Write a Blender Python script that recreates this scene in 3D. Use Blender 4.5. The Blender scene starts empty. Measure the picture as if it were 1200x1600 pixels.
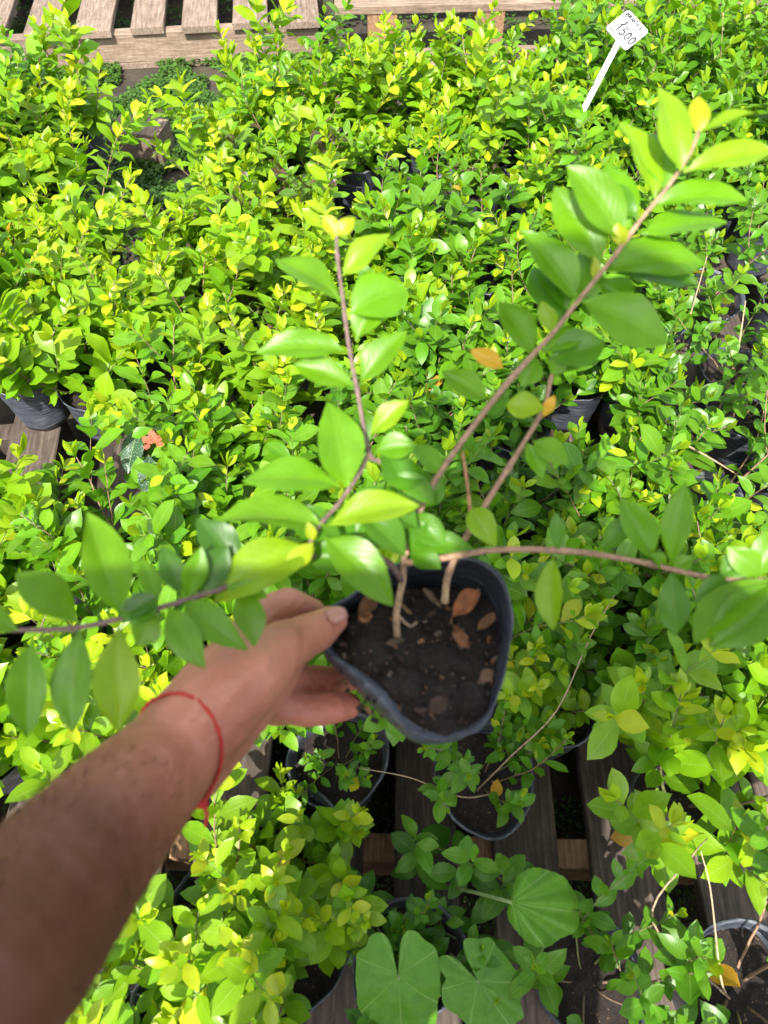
import bpy, bmesh, math, random
from mathutils import Vector, Matrix, noise
from math import radians as R, sin, cos, pi

scene = bpy.context.scene
col = scene.collection
rnd = random.Random(11)

# ------------------------------------------------------------------ camera
CAM_Z = 1.25; PITCH = R(56); FPX = 1209.0
cam_d = bpy.data.cameras.new('camera'); cam = bpy.data.objects.new('camera', cam_d); col.objects.link(cam)
cam.location = (0, 0, CAM_Z); cam.rotation_euler = (R(90) - PITCH, 0, 0)
cam_d.sensor_fit = 'VERTICAL'; cam_d.sensor_height = 36; cam_d.lens = 36 * FPX / 1600
cam_d.clip_start = 0.01; cam_d.clip_end = 200
cam_d.dof.use_dof = True; cam_d.dof.focus_distance = 1.25; cam_d.dof.aperture_fstop = 8.5
scene.camera = cam
# ------------------------------------------------------------------ sky and sun
world = bpy.data.worlds.new('World'); scene.world = world; world.use_nodes = True
nt = world.node_tree; bg = nt.nodes['Background']
sky = nt.nodes.new('ShaderNodeTexSky'); sky.sky_type = 'NISHITA'; sky.sun_disc = False
SUN_EL = R(54); SUN_AZ = R(13)          # light travels towards +y, turned a little to +x
sky.dust_density = 3.0; sky.air_density = .8; sky.sun_elevation = SUN_EL; sky.sun_rotation = R(180) + SUN_AZ
hs = nt.nodes.new('ShaderNodeHueSaturation'); hs.inputs['Saturation'].default_value = .38; hs.inputs['Value'].default_value = 1.05   # hazy, near-white sky
nt.links.new(sky.outputs[0], hs.inputs['Color']); nt.links.new(hs.outputs[0], bg.inputs[0]); bg.inputs[1].default_value = 0.15
sun_d = bpy.data.lights.new('sun', 'SUN'); sun = bpy.data.objects.new('sun', sun_d); col.objects.link(sun)
sun_d.energy = 3.9; sun_d.angle = R(0.6); sun_d.color = (1, .95, .86)
sdir = Vector((sin(SUN_AZ) * cos(SUN_EL), cos(SUN_AZ) * cos(SUN_EL), -sin(SUN_EL)))
sun.rotation_euler = sdir.to_track_quat('-Z', 'Y').to_euler()
scene.view_settings.view_transform = 'Standard'; scene.view_settings.look = 'None'
scene.view_settings.exposure = 1.48; scene.view_settings.gamma = 1

# ------------------------------------------------------------------ helpers
CR = Vector((1, 0, 0)); CF = Vector((0, cos(PITCH), -sin(PITCH))); CU = Vector((0, sin(PITCH), cos(PITCH)))
CP = Vector((0, 0, CAM_Z))
def P(px, py, d):                       # photograph pixel + distance -> point in the place
    return CP + CF * d + CR * ((px - 600) / FPX * d) + CU * (-(py - 800) / FPX * d)
def at(px, py, z):
    r = CF + CR * ((px - 600) / FPX) - CU * ((py - 800) / FPX)
    return CP + r * ((z - CAM_Z) / r.z)
def pix(v):
    w = v - CP; d = w.dot(CF)
    return (600 + w.dot(CR) / d * FPX, 800 - w.dot(CU) / d * FPX)

def tag(o, label=None, cat=None, group=None, kind=None):
    if label: o['label'] = label
    if cat: o['category'] = cat
    if group: o['group'] = group
    if kind: o['kind'] = kind
    return o
def empty(name, loc=(0, 0, 0), rz=0):
    o = bpy.data.objects.new(name, None); col.objects.link(o); o.location = loc; o.rotation_euler = (0, 0, rz)
    o.empty_display_size = .03
    return o
def copy_tree(o, parent=None):
    c = o.copy(); col.objects.link(c)
    if parent is not None: c.parent = parent
    for ch in list(o.children): copy_tree(ch, c)
    return c

class MB:
    def __init__(s): s.v = []; s.f = []; s.uv = []; s.c = []; s.cur = (1, 1, 1)
    def add(s, vs, fs, uvs=None, cs=None):
        b = len(s.v); s.v += [tuple(v) for v in vs]
        s.f += [tuple(i + b for i in f) for f in fs]
        s.uv += uvs if uvs else [(0, 0)] * len(vs)
        s.c += cs if cs else [s.cur] * len(vs)
    def box(s, x0, x1, y0, y1, z0, z1, M=None):
        vs = [Vector((x, y, z)) for z in (z0, z1) for y in (y0, y1) for x in (x0, x1)]
        if M is not None: vs = [M @ v for v in vs]
        s.add(vs, [(0, 2, 3, 1), (4, 5, 7, 6), (0, 1, 5, 4), (2, 6, 7, 3), (0, 4, 6, 2), (1, 3, 7, 5)])
    def tube(s, pts, rad, n=6, cap=True):
        pts = [Vector(p) for p in pts]; m = len(pts); vs = []; fs = []
        if not hasattr(rad, '__len__'): rad = [rad] * m
        t = (pts[1] - pts[0]).normalized(); a = t.orthogonal().normalized()
        for i, p in enumerate(pts):
            t2 = (pts[min(i + 1, m - 1)] - pts[max(i - 1, 0)])
            if t2.length < 1e-9: t2 = t
            t2.normalize(); a = (a - t2 * a.dot(t2)).normalized(); b = t2.cross(a)
            for k in range(n):
                an = 2 * pi * k / n; vs.append(p + (a * cos(an) + b * sin(an)) * rad[i])
        for i in range(m - 1):
            for k in range(n):
                k2 = (k + 1) % n; fs.append((i * n + k, i * n + k2, (i + 1) * n + k2, (i + 1) * n + k))
        if cap: fs.append(tuple(range(n))[::-1]); fs.append(tuple((m - 1) * n + k for k in range(n)))
        uv = [(k / n, i / m) for i in range(m) for k in range(n)]
        s.add(vs, fs, uv)
    def leaf(s, base, d, nrm, L, W, fold=.25, curl=.15, nv=5, nu=2, color=(.1, .2, .02), rough=0, serr=0, twist=0, shape=1.1, pet=0.06, pw=.70):
        d = d.normalized(); side = d.cross(nrm).normalized(); nrm = side.cross(d).normalized()
        vs = []; fs = []; uv = []; cs = []
        w0 = rnd.uniform(.9, 1.1); ph = rnd.uniform(0, 6.28)
        for i in range(nv + 1):
            v = i / nv
            vv = max(0, (v - pet) / (1 - pet))
            w = W * .5 * (sin(pi * min(1, vv ** shape)) ** (pw if vv < .5 else pw + .08 * (vv - .5) * 2) if 0 < vv < 1 else 0) + L * .012 * (1 if v < pet + .02 else (1 - v))
            if serr and i % 2: w *= 1 + serr
            c = d * (L * (v - .12 * curl * v * v)) - nrm * (L * curl * v * v)
            tw = twist * v
            sd = side * cos(tw) + nrm * sin(tw); nn = nrm * cos(tw) - side * sin(tw)
            for j in range(-nu, nu + 1):
                u = j / nu
                p = base + c + sd * (w * u * cos(fold * abs(u))) + nn * (w * abs(u) * sin(fold) * (1.1 - .4 * abs(u)))
                if rough: p = p + nn * (rough * L * sin(ph + v * 9 + u * 2.5 * w0) * abs(u))
                vs.append(p); uv.append((.5 + .5 * u, v)); cs.append(color)
        n = 2 * nu + 1
        for i in range(nv):
            for j in range(n - 1):
                a = i * n + j; fs.append((a, a + 1, a + n + 1, a + n))
        s.add(vs, fs, uv, cs)
    def build(s, name, mat, parent=None, smooth=True):
        me = bpy.data.meshes.new(name); me.from_pydata(s.v, [], s.f)
        me.uv_layers.new(name='uv'); ca = me.color_attributes.new('tint', 'FLOAT_COLOR', 'POINT')
        flat = []
        for c in s.c: flat += [c[0], c[1], c[2], 1]
        ca.data.foreach_set('color', flat)
        li = [0] * len(me.loops); me.loops.foreach_get('vertex_index', li)
        u = []
        for i in li: u += list(s.uv[i])
        me.uv_layers['uv'].data.foreach_set('uv', u)
        if smooth: me.polygons.foreach_set('use_smooth', [True] * len(me.polygons))
        me.materials.append(mat)
        o = bpy.data.objects.new(name, me); col.objects.link(o)
        if parent is not None: o.parent = parent
        return o

# ------------------------------------------------------------------ materials
def newmat(name):
    m = bpy.data.materials.new(name); m.use_nodes = True; t = m.node_tree
    return m, t, t.nodes['Principled BSDF'], t.nodes['Material Output']
def N(t, ty, **kw):
    n = t.nodes.new(ty)
    for k, v in kw.items(): setattr(n, k, v)
    return n
def ramp(t, fac, stops):
    r = N(t, 'ShaderNodeValToRGB'); e = r.color_ramp.elements
    e[0].position = stops[0][0]; e[0].color = (*stops[0][1], 1); e[1].position = stops[-1][0]; e[1].color = (*stops[-1][1], 1)
    for p, c in stops[1:-1]: x = e.new(p); x.color = (*c, 1)
    t.links.new(fac, r.inputs[0]); return r.outputs[0]
def math_(t, op, a, b=None, c=None):
    n = N(t, 'ShaderNodeMath', operation=op)
    for i, x in enumerate((a, b, c)):
        if x is None: continue
        if isinstance(x, (int, float)): n.inputs[i].default_value = x
        else: t.links.new(x, n.inputs[i])
    return n.outputs[0]
def mixc(t, fac, a, b, mode='MIX'):
    n = N(t, 'ShaderNodeMix', data_type='RGBA', blend_type=mode)
    for i, x in ((0, fac), (6, a), (7, b)):
        if isinstance(x, (int, float)): n.inputs[i].default_value = x
        elif isinstance(x, tuple): n.inputs[i].default_value = (*x, 1)
        else: t.links.new(x, n.inputs[i])
    return n.outputs[2]
def noise_(t, scale, detail=4, co='Object', stretch=None, rough=.55):
    tc = N(t, 'ShaderNodeTexCoord'); n = N(t, 'ShaderNodeTexNoise')
    n.inputs['Scale'].default_value = scale; n.inputs['Detail'].default_value = detail; n.inputs['Roughness'].default_value = rough
    src = tc.outputs[co]
    if stretch:
        mp = N(t, 'ShaderNodeMapping'); mp.inputs['Scale'].default_value = stretch; t.links.new(src, mp.inputs[0]); src = mp.outputs[0]
    t.links.new(src, n.inputs['Vector']); return n.outputs[0]
def bump(t, bs, h, strength, dist=.001):
    b = N(t, 'ShaderNodeBump'); b.inputs['Strength'].default_value = strength; b.inputs['Distance'].default_value = dist
    t.links.new(h, b.inputs['Height']); t.links.new(b.outputs[0], bs.inputs['Normal']); return b

def leaf_material(name, transl=.42, rough=.36, vein=.3, hue_var=.0, spots=False):
    m, t, b, out = newmat(name)
    at_ = N(t, 'ShaderNodeAttribute', attribute_name='tint')
    uvn = N(t, 'ShaderNodeUVMap'); sp = N(t, 'ShaderNodeSeparateXYZ'); t.links.new(uvn.outputs[0], sp.inputs[0])
    au = math_(t, 'ABSOLUTE', math_(t, 'SUBTRACT', sp.outputs[0], .5))
    mid = math_(t, 'LESS_THAN', au, .022)
    ph = math_(t, 'SUBTRACT', math_(t, 'MULTIPLY', sp.outputs[1], 9.0), math_(t, 'MULTIPLY', au, 7.0))
    sv = math_(t, 'POWER', math_(t, 'ABSOLUTE', math_(t, 'SINE', math_(t, 'MULTIPLY', ph, pi))), 8.0)
    inv = math_(t, 'SUBTRACT', 1.0, math_(t, 'POWER', math_(t, 'ABSOLUTE', math_(t, 'COSINE', math_(t, 'MULTIPLY', ph, pi))), 14.0))
    n1 = noise_(t, 60, 3)
    c = mixc(t, .35, at_.outputs[0], ramp(t, n1, [(.3, (.55, .6, .5)), (.7, (1.3, 1.25, 1.2))]), 'MULTIPLY')
    vm = math_(t, 'MAXIMUM', math_(t, 'MULTIPLY', mid, .55), math_(t, 'MULTIPLY', math_(t, 'SUBTRACT', 1.0, inv), .22))
    c = mixc(t, math_(t, 'MULTIPLY', vm, vein * 2.4), c, mixc(t, .5, at_.outputs[0], (.42, .55, .18)))
    if spots:
        vo = N(t, 'ShaderNodeTexVoronoi'); vo.inputs['Scale'].default_value = 420; tc = N(t, 'ShaderNodeTexCoord'); t.links.new(tc.outputs['Object'], vo.inputs['Vector'])
        c = mixc(t, math_(t, 'LESS_THAN', vo.outputs[0], .2), c, (.4, .45, .4))
    t.links.new(c, b.inputs['Base Color']); b.inputs['Roughness'].default_value = rough; b.inputs['Specular IOR Level'].default_value = .45
    bump(t, b, sv, .15, .0004)
    tr = N(t, 'ShaderNodeBsdfTranslucent'); t.links.new(mixc(t, 1.0, c, (1.4, 1.4, .35), 'MULTIPLY'), tr.inputs[0])
    mx = N(t, 'ShaderNodeMixShader'); mx.inputs[0].default_value = transl
    t.links.new(b.outputs[0], mx.inputs[1]); t.links.new(tr.outputs[0], mx.inputs[2]); t.links.new(mx.outputs[0], out.inputs[0])
    return m
M_leaf = leaf_material('leaf_small')
M_leafbig = leaf_material('leaf_held', transl=.45, rough=.36, vein=.10)
M_leafspot = leaf_material('leaf_spotted', transl=.2, spots=True)

def tint_mat(name, rough=.7, nscale=200, amp=.5, bstr=.4, bd=.0008, stretch=None, spec=.3):
    m, t, b, o = newmat(name); a = N(t, 'ShaderNodeAttribute', attribute_name='tint')
    n = noise_(t, nscale, 5, stretch=stretch)
    c = mixc(t, amp, a.outputs[0], ramp(t, n, [(.3, (.35, .35, .35)), (.5, (1, 1, 1)), (.7, (1.6, 1.55, 1.5))]), 'MULTIPLY')
    t.links.new(c, b.inputs['Base Color']); b.inputs['Roughness'].default_value = rough; b.inputs['Specular IOR Level'].default_value = spec
    bump(t, b, n, bstr, bd); return m
M_stem = tint_mat('bark', .75, 300, .6, .5)
M_dry = tint_mat('dry_leaf', .8, 150, .6, .5, .001)

def wood_mat(name, c1, c2, c3, st=(9, .7, 9)):
    m, t, b, o = newmat(name)
    g = noise_(t, 22, 8, stretch=st, rough=.55); k = noise_(t, 5, 4)
    c = ramp(t, g, [(.25, c1), (.5, c2), (.75, c3)])
    c = mixc(t, .6, c, ramp(t, k, [(.3, (.45, .42, .4)), (.65, (1.15, 1.12, 1.1))]), 'MULTIPLY')
    # round dark nail heads and knots come with the noise; fine dirt
    d = noise_(t, 90, 3); c = mixc(t, .35, c, ramp(t, d, [(.35, (.4, .4, .4)), (.6, (1, 1, 1))]), 'MULTIPLY')
    t.links.new(c, b.inputs['Base Color']); b.inputs['Roughness'].default_value = .82
    bump(t, b, g, .8, .0015); return m
M_wood_dark = wood_mat('weathered_dark_wood', (.026, .018, .013), (.07, .052, .040), (.14, .105, .085))
M_wood_pale = wood_mat('pale_pallet_wood', (.09, .062, .045), (.19, .14, .105), (.31, .25, .2))
M_wood_pale_x = wood_mat('pale_crosswise_wood', (.12, .08, .055), (.22, .16, .115), (.33, .26, .2), (.7, 9, 9))
M_wood_tan = wood_mat('tan_wood', (.12, .06, .03), (.26, .15, .08), (.36, .23, .13))

def plastic_mat():
    m, t, b, o = newmat('black_grow_bag_plastic')
    g = noise_(t, 14, 6, stretch=(2.0, 2.0, 26)); d = noise_(t, 35, 5)
    c = ramp(t, g, [(.3, (.016, .019, .027)), (.52, (.045, .053, .072)), (.75, (.14, .155, .19))])
    c = mixc(t, .8, c, ramp(t, d, [(.45, (1, 1, 1)), (.75, (2.0, 1.8, 1.6))]), 'MULTIPLY')
    t.links.new(c, b.inputs['Base Color']); b.inputs['Roughness'].default_value = .42; b.inputs['Specular IOR Level'].default_value = .55
    bump(t, b, g, .9, .0025); return m
M_plastic = plastic_mat()
def soil_mat():
    m, t, b, o = newmat('potting_soil'); n = noise_(t, 110, 8, rough=.7); n2 = noise_(t, 400, 2)
    c = ramp(t, n, [(.3, (.006, .004, .0035)), (.55, (.017, .011, .009)), (.78, (.045, .029, .021))])
    c = mixc(t, math_(t, 'GREATER_THAN', n2, .69), c, (.22, .13, .08))
    t.links.new(c, b.inputs['Base Color']); b.inputs['Roughness'].default_value = .95
    bump(t, b, n, 1, .004); return m
M_soil = soil_mat()
def ground_mat():
    m, t, b, o = newmat('damp_earth'); n = noise_(t, 6, 8); n2 = noise_(t, 60, 5)
    c = ramp(t, n, [(.35, (.02, .015, .011)), (.55, (.045, .035, .022)), (.7, (.03, .05, .012))])
    c = mixc(t, .5, c, ramp(t, n2, [(.3, (.4, .4, .4)), (.7, (1.5, 1.5, 1.5))]), 'MULTIPLY')
    t.links.new(c, b.inputs['Base Color']); b.inputs['Roughness'].default_value = .95; bump(t, b, n2, 1, .006); return m
M_ground = ground_mat()
def flat(name, c, rough=.5, **kw):
    m, t, b, o = newmat(name)
    n = noise_(t, kw.get('ns', 80), 4)
    t.links.new(mixc(t, kw.get('amp', .25), c, ramp(t, n, [(.3, (.6, .6, .6)), (.7, (1.2, 1.2, 1.2))]), 'MULTIPLY'), b.inputs['Base Color'])
    b.inputs['Roughness'].default_value = rough; bump(t, b, n, kw.get('bs', .2), .0005); return m
M_white = flat('white_plastic', (.82, .82, .8), .4, amp=.08)
M_ink = flat('black_ink', (.03, .03, .035), .6)
M_red = flat('red_cord', (.5, .03, .02), .7, ns=600, bs=.8)
M_shirt = flat('grey_cotton', (.12, .13, .15), .9); M_trs = flat('blue_denim', (.04, .06, .12), .9)
M_phone = flat('dark_phone_glass', (.02, .02, .022), .2, amp=.05)
def skin_mat():
    m, t, b, o = newmat('skin')
    n = noise_(t, 9, 5); n2 = noise_(t, 120, 5); n3 = noise_(t, 30, 3)
    c = ramp(t, n, [(.3, (.34, .145, .10)), (.52, (.44, .205, .15)), (.72, (.53, .25, .195))])
    c = mixc(t, .5, c, ramp(t, n3, [(.35, (.78, .62, .6)), (.6, (1.08, 1.02, 1.0))]), 'MULTIPLY')
    a = N(t, 'ShaderNodeAttribute', attribute_name='tint'); c = mixc(t, 1, c, a.outputs[0], 'MULTIPLY')
    t.links.new(c, b.inputs['Base Color']); b.inputs['Roughness'].default_value = .48
    b.inputs['Subsurface Weight'].default_value = .12; b.inputs['Subsurface Radius'].default_value = (.012, .004, .002); b.inputs['Subsurface Scale'].default_value = .4
    bump(t, b, n2, .5, .0008); return m
M_skin = skin_mat()
M_nail = flat('nail', (.42, .20, .16), .35, amp=.05)
M_hair = flat('dark_hair', (.03, .018, .012), .6)

# ------------------------------------------------------------------ ground
g = MB()
g.add([(-40, -40, 0), (40, -40, 0), (40, 40, 0), (-40, 40, 0)], [(0, 1, 2, 3)])
tag(g.build('ground', M_ground), kind='structure')

# low creeping ground cover, seen between the boards
def ground_cover():
    m = MB(); r = random.Random(5)
    def patch(x0, x1, y0, y1, n, s0, s1):
        for _ in range(n):
            x = r.uniform(x0, x1); y = r.uniform(y0, y1)
            dn = noise.noise(Vector((x * 7, y * 7, 1)))
            if dn < -.2: continue
            z = .008 + .02 * r.random() + .02 * max(0, dn)
            s = r.uniform(s0, s1); a = r.uniform(0, 6.28); tx = r.uniform(-.5, .5); ty = r.uniform(-.5, .5)
            u = Vector((cos(a), sin(a), tx)) * s; v = Vector((-sin(a), cos(a), ty)) * s * .8
            p = Vector((x, y, z)); k = r.uniform(.6, 1.3)
            c = (.055 * k, .14 * k, .02 * k)
            m.add([p - u, p - v * .9, p + u, p + v * .9], [(0, 1, 2, 3)], [(0, .5), (.3, .3), (1, .5), (.7, .7)], [c] * 4)
    patch(-.7, 1.0, -.1, .75, 42000, .0018, .0036)
    patch(-1.6, 2.2, 1.3, 3.4, 26000, .005, .010); patch(-1.6, -.2, 1.8, 2.8, 60000, .004, .008)
    tag(m.build('ground_cover', M_leaf), 'tiny creeping green ground cover between and behind the pallets', 'ground cover', kind='stuff')
ground_cover()

# ------------------------------------------------------------------ pallets
def board_box(m, L0, L1, w0, w1, z0, z1, axis, M, r, n=10):
    """a worn board: long axis subdivided, slightly uneven edges. axis 'y' or 'x'"""
    vs = []; fs = []
    ph = r.uniform(0, 99)
    for i in range(n + 1):
        t = L0 + (L1 - L0) * i / n
        j = .0018
        for (w, z) in ((w0, z0), (w1, z0), (w1, z1 - .002), (w1 - .002, z1), (w0 + .002, z1), (w0, z1 - .002)):
            dw = j * noise.noise(Vector((t * 9, w * 30, ph))) * 1.5; dz = j * noise.noise(Vector((t * 5, ph, z * 20)))
            v = Vector((w + dw, t, z + dz)) if axis == 'y' else Vector((t, w + dw, z + dz))
            vs.append(M @ v)
    k = 6
    for i in range(n):
        for a in range(k):
            b = (a + 1) % k; fs.append((i * k + a, i * k + b, (i + 1) * k + b, (i + 1) * k + a))
    fs.append(tuple(range(k))[::-1]); fs.append(tuple(n * k + a for a in range(k)))
    if axis == 'x': fs = [f[::-1] for f in fs]
    m.add(vs, fs)
def pallet(x0, x1, y0, y1, ztop, mat, rz, label, pitch=.142, bw=.092, seed=1, stringer_mat=None, missing=(), group=None, low=0.0):
    r = random.Random(seed); root = empty('pallet', ((x0 + x1) / 2, (y0 + y1) / 2, 0), rz)
    tag(root, label, 'pallet', group or 'wooden pallets under and behind the pots')
    w = (x1 - x0) / 2; h = (y1 - y0) / 2; n = int(round((x1 - x0 - bw) / pitch)) + 1
    for i in range(n):
        if i in missing: continue
        m = MB(); a = -w + i * (2 * w - bw) / (n - 1); b2 = bw * r.uniform(.9, 1.08)
        M = Matrix.Translation((a + bw / 2, 0, 0)) @ Matrix.Rotation(r.uniform(-.012, .012), 4, 'Z')
        board_box(m, -h + r.uniform(-.008, .008), h + r.uniform(-.01, .01), -b2 / 2, b2 / 2, ztop - .019, ztop, 'y', M, r)
        for yy in (-h + .05, 0, h - .05):          # nail heads
            for xx in (-.02, .02):
                p = Vector((xx + r.uniform(-.005, .005), yy + r.uniform(-.01, .01), ztop + .0006))
                m.add([M @ (p + Vector((cos(q) * .0028, sin(q) * .0028, 0))) for q in [k * pi / 3 for k in range(6)]], [tuple(range(6))])
        m.build('deck_board', mat, root, smooth=False)
    for yy in (-h + .035, 0, h - .035):
        m = MB(); board_box(m, -w + .004, w - .004, yy - .019, yy + .019, low + .022, ztop - .0195, 'x', Matrix(), r)
        m.build('stringer', stringer_mat or mat, root, smooth=False)
    for yy in (-h + .06, h - .06):
        m = MB(); board_box(m, -w + .006, w - .006, yy - .045, yy + .045, low + .002, low + .021, 'x', Matrix(), r)
        m.build('bottom_board', mat, root, smooth=False)
    return root
ZT = .14
pallet(-.52, .50, -.16, .58, ZT, M_wood_dark, R(-1.5), 'dark weathered pallet showing between pots at the bottom centre, nearest the camera', seed=3, stringer_mat=M_wood_tan)
pallet(.515, 1.45, -.12, .62, ZT - .002, M_wood_dark, R(2), 'dark weathered pallet under the pots in the lower right corner', seed=4, stringer_mat=M_wood_tan)
pallet(-1.5, -.56, .02, .95, ZT - .004, M_wood_dark, R(6), 'weathered brown pallet under the two dusty pots on the left edge', seed=8)
pallet(-.5, .5, .63, 1.5, ZT - .003, M_wood_dark, R(1), 'dark pallet buried under the dense shrubs in the middle of the bed', seed=9)
pallet(.53, 1.6, .68, 1.6, ZT, M_wood_dark, R(-2), 'brown pallet glimpsed under the leggy shrubs on the right edge', seed=10)
pallet(-1.78, -.25, 2.50, 3.55, .125, M_wood_pale, R(6), 'pale sunlit pallet with wide top slats in the top left corner', pitch=.152, bw=.103, seed=12, stringer_mat=M_wood_pale_x)
# a second pallet beyond the bed, seen edge on : top boards, blocks, bottom board run crosswise
def side_pallet():
    root = empty('pallet', (0, 0, 0)); tag(root, 'pallet seen edge on beyond the shrubs at the top centre, long boards crosswise', 'pallet', 'wooden pallets under and behind the pots')
    r = random.Random(21); M = Matrix.Translation((1.1, 2.62, 0)) @ Matrix.Rotation(R(3), 4, 'Z')
    for k in range(4):
        m = MB(); board_box(m, -1.25, 1.3, k * .2, k * .2 + .095, .15, .172, 'x', M, r); m.build('deck_board', M_wood_pale_x, root, False)
    for k in range(2):
        m = MB(); board_box(m, -1.24, 1.29, -.06 + k * .55, .045 + k * .55, .003, .03, 'x', M, r); m.build('bottom_board', M_wood_pale_x, root, False)
    for x in (-1.15, -.82, -.2, .42, 1.1):
        m = MB(); board_box(m, .004, .1, x, x + .09, .0305, .1495, 'y', M, r, n=3); m.build('block', M_wood_tan, root, False)
side_pallet()
# the grey-sided block in the gap, front left of the pale pallet
b = MB(); Mx = Matrix.Translation(at(218, 208, .08)) @ Matrix.Rotation(R(-12), 4, 'Z')
Mx.translation.z = 0
board_box(b, -.07, .07, -.035, .05, .001, .10, 'x', Mx, random.Random(3), 5)
tag(b.build('wood_block', M_wood_pale, None, False), 'short wooden block lying in the bare gap among shrubs near the top left pallet', 'block')

# ------------------------------------------------------------------ pots
def pot_geo(seed, r0=.06, r1=.046, h=.112, squash=.06, n=40, flop=.004):
    """double-walled flexible grow bag : returns bag MB and soil MB (origin at the base centre)"""
    r = random.Random(seed); m = MB(); ph = [r.uniform(0, 6.28) for _ in range(6)]
    def rad(an, t):
        base = r1 + (r0 - r1) * t
        return base * (1 + squash * sin(2 * an + ph[0]) * t + .03 * sin(3 * an + ph[1]) * t + .012 * sin(7 * an + ph[2] + t * 3) + .014 * noise.noise(Vector((cos(an) * 2, sin(an) * 2, t * 4 + seed))))
    def rimz(an): return flop * sin(2 * an + ph[3]) + flop * .5 * sin(5 * an + ph[4]) + .0012 * sin(23 * an + ph[5])
    rows = [(0, 0, .6), (0, .004, 1), (.12, .12, 1.01), (.25, .25, .99), (.4, .4, 1.01), (.55, .55, 1.0), (.7, .7, 1.012), (.82, .82, 1), (.92, .92, 1.0), (.97, .97, 1.03), (1, 1, 1.045), (1.0, 1.0, 1.01), (.95, .95, .985), (.85, .85, .965), (.72, .72, .95)]
    vs = []; fs = []; uv = []
    for i, (t, zt, k) in enumerate(rows):
        for j in range(n):
            an = 2 * pi * j / n; q = rad(an, t) * k * (1 + .006 * sin(i * 2.3 + j * .35))
            z = h * zt + rimz(an) * max(0, t - .5) * 2 + (.0015 if i == 11 else 0)
            vs.append((cos(an) * q, sin(an) * q, max(z, .001))); uv.append((j / n, t))
    for i in range(len(rows) - 1):
        for j in range(n):
            k = (j + 1) % n; fs.append((i * n + j, i * n + k, (i + 1) * n + k, (i + 1) * n + j))
    fs.append(tuple(range(n))[::-1]); m.add(vs, fs, uv)
    s = MB(); vs = [(0, 0, h * .80 + .004)]; fs = []
    R_ = 9
    for i in range(1, R_ + 1):
        for j in range(n):
            an = 2 * pi * j / n; q = rad(an, .8) * .97 * i / R_; x, y = cos(an) * q, sin(an) * q
            z = h * .80 + .006 * noise.noise(Vector((x * 60, y * 60, seed))) + .004 * noise.noise(Vector((x * 190, y * 190, seed))) + .003 * (1 - (i / R_) ** 2)
            vs.append((x, y, z))
    for j in range(n): fs.append((0, 1 + j, 1 + (j + 1) % n))
    for i in range(R_ - 1):
        for j in range(n):
            k = (j + 1) % n; fs.append((1 + i * n + j, 1 + (i + 1) * n + j, 1 + (i + 1) * n + k, 1 + i * n + k))
    s.add(vs, fs); return m, s

GOLD = (.22, .37, .006); LIME = (.13, .30, .006); MID = (.075, .22, .006); DARK = (.038, .135, .010); BROWN = (.11, .07, .045); YEL = (.50, .53, .012); ORA = (.55, .28, .03)
def vary(c, r, a=.18):
    k = 1 + r.uniform(-a, a); h = r.uniform(-a, a) * .6
    return (c[0] * k * (1 + h), c[1] * k, c[2] * k)
def lerp(a, b, t): return tuple(a[i] + (b[i] - a[i]) * t for i in range(3))

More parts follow.
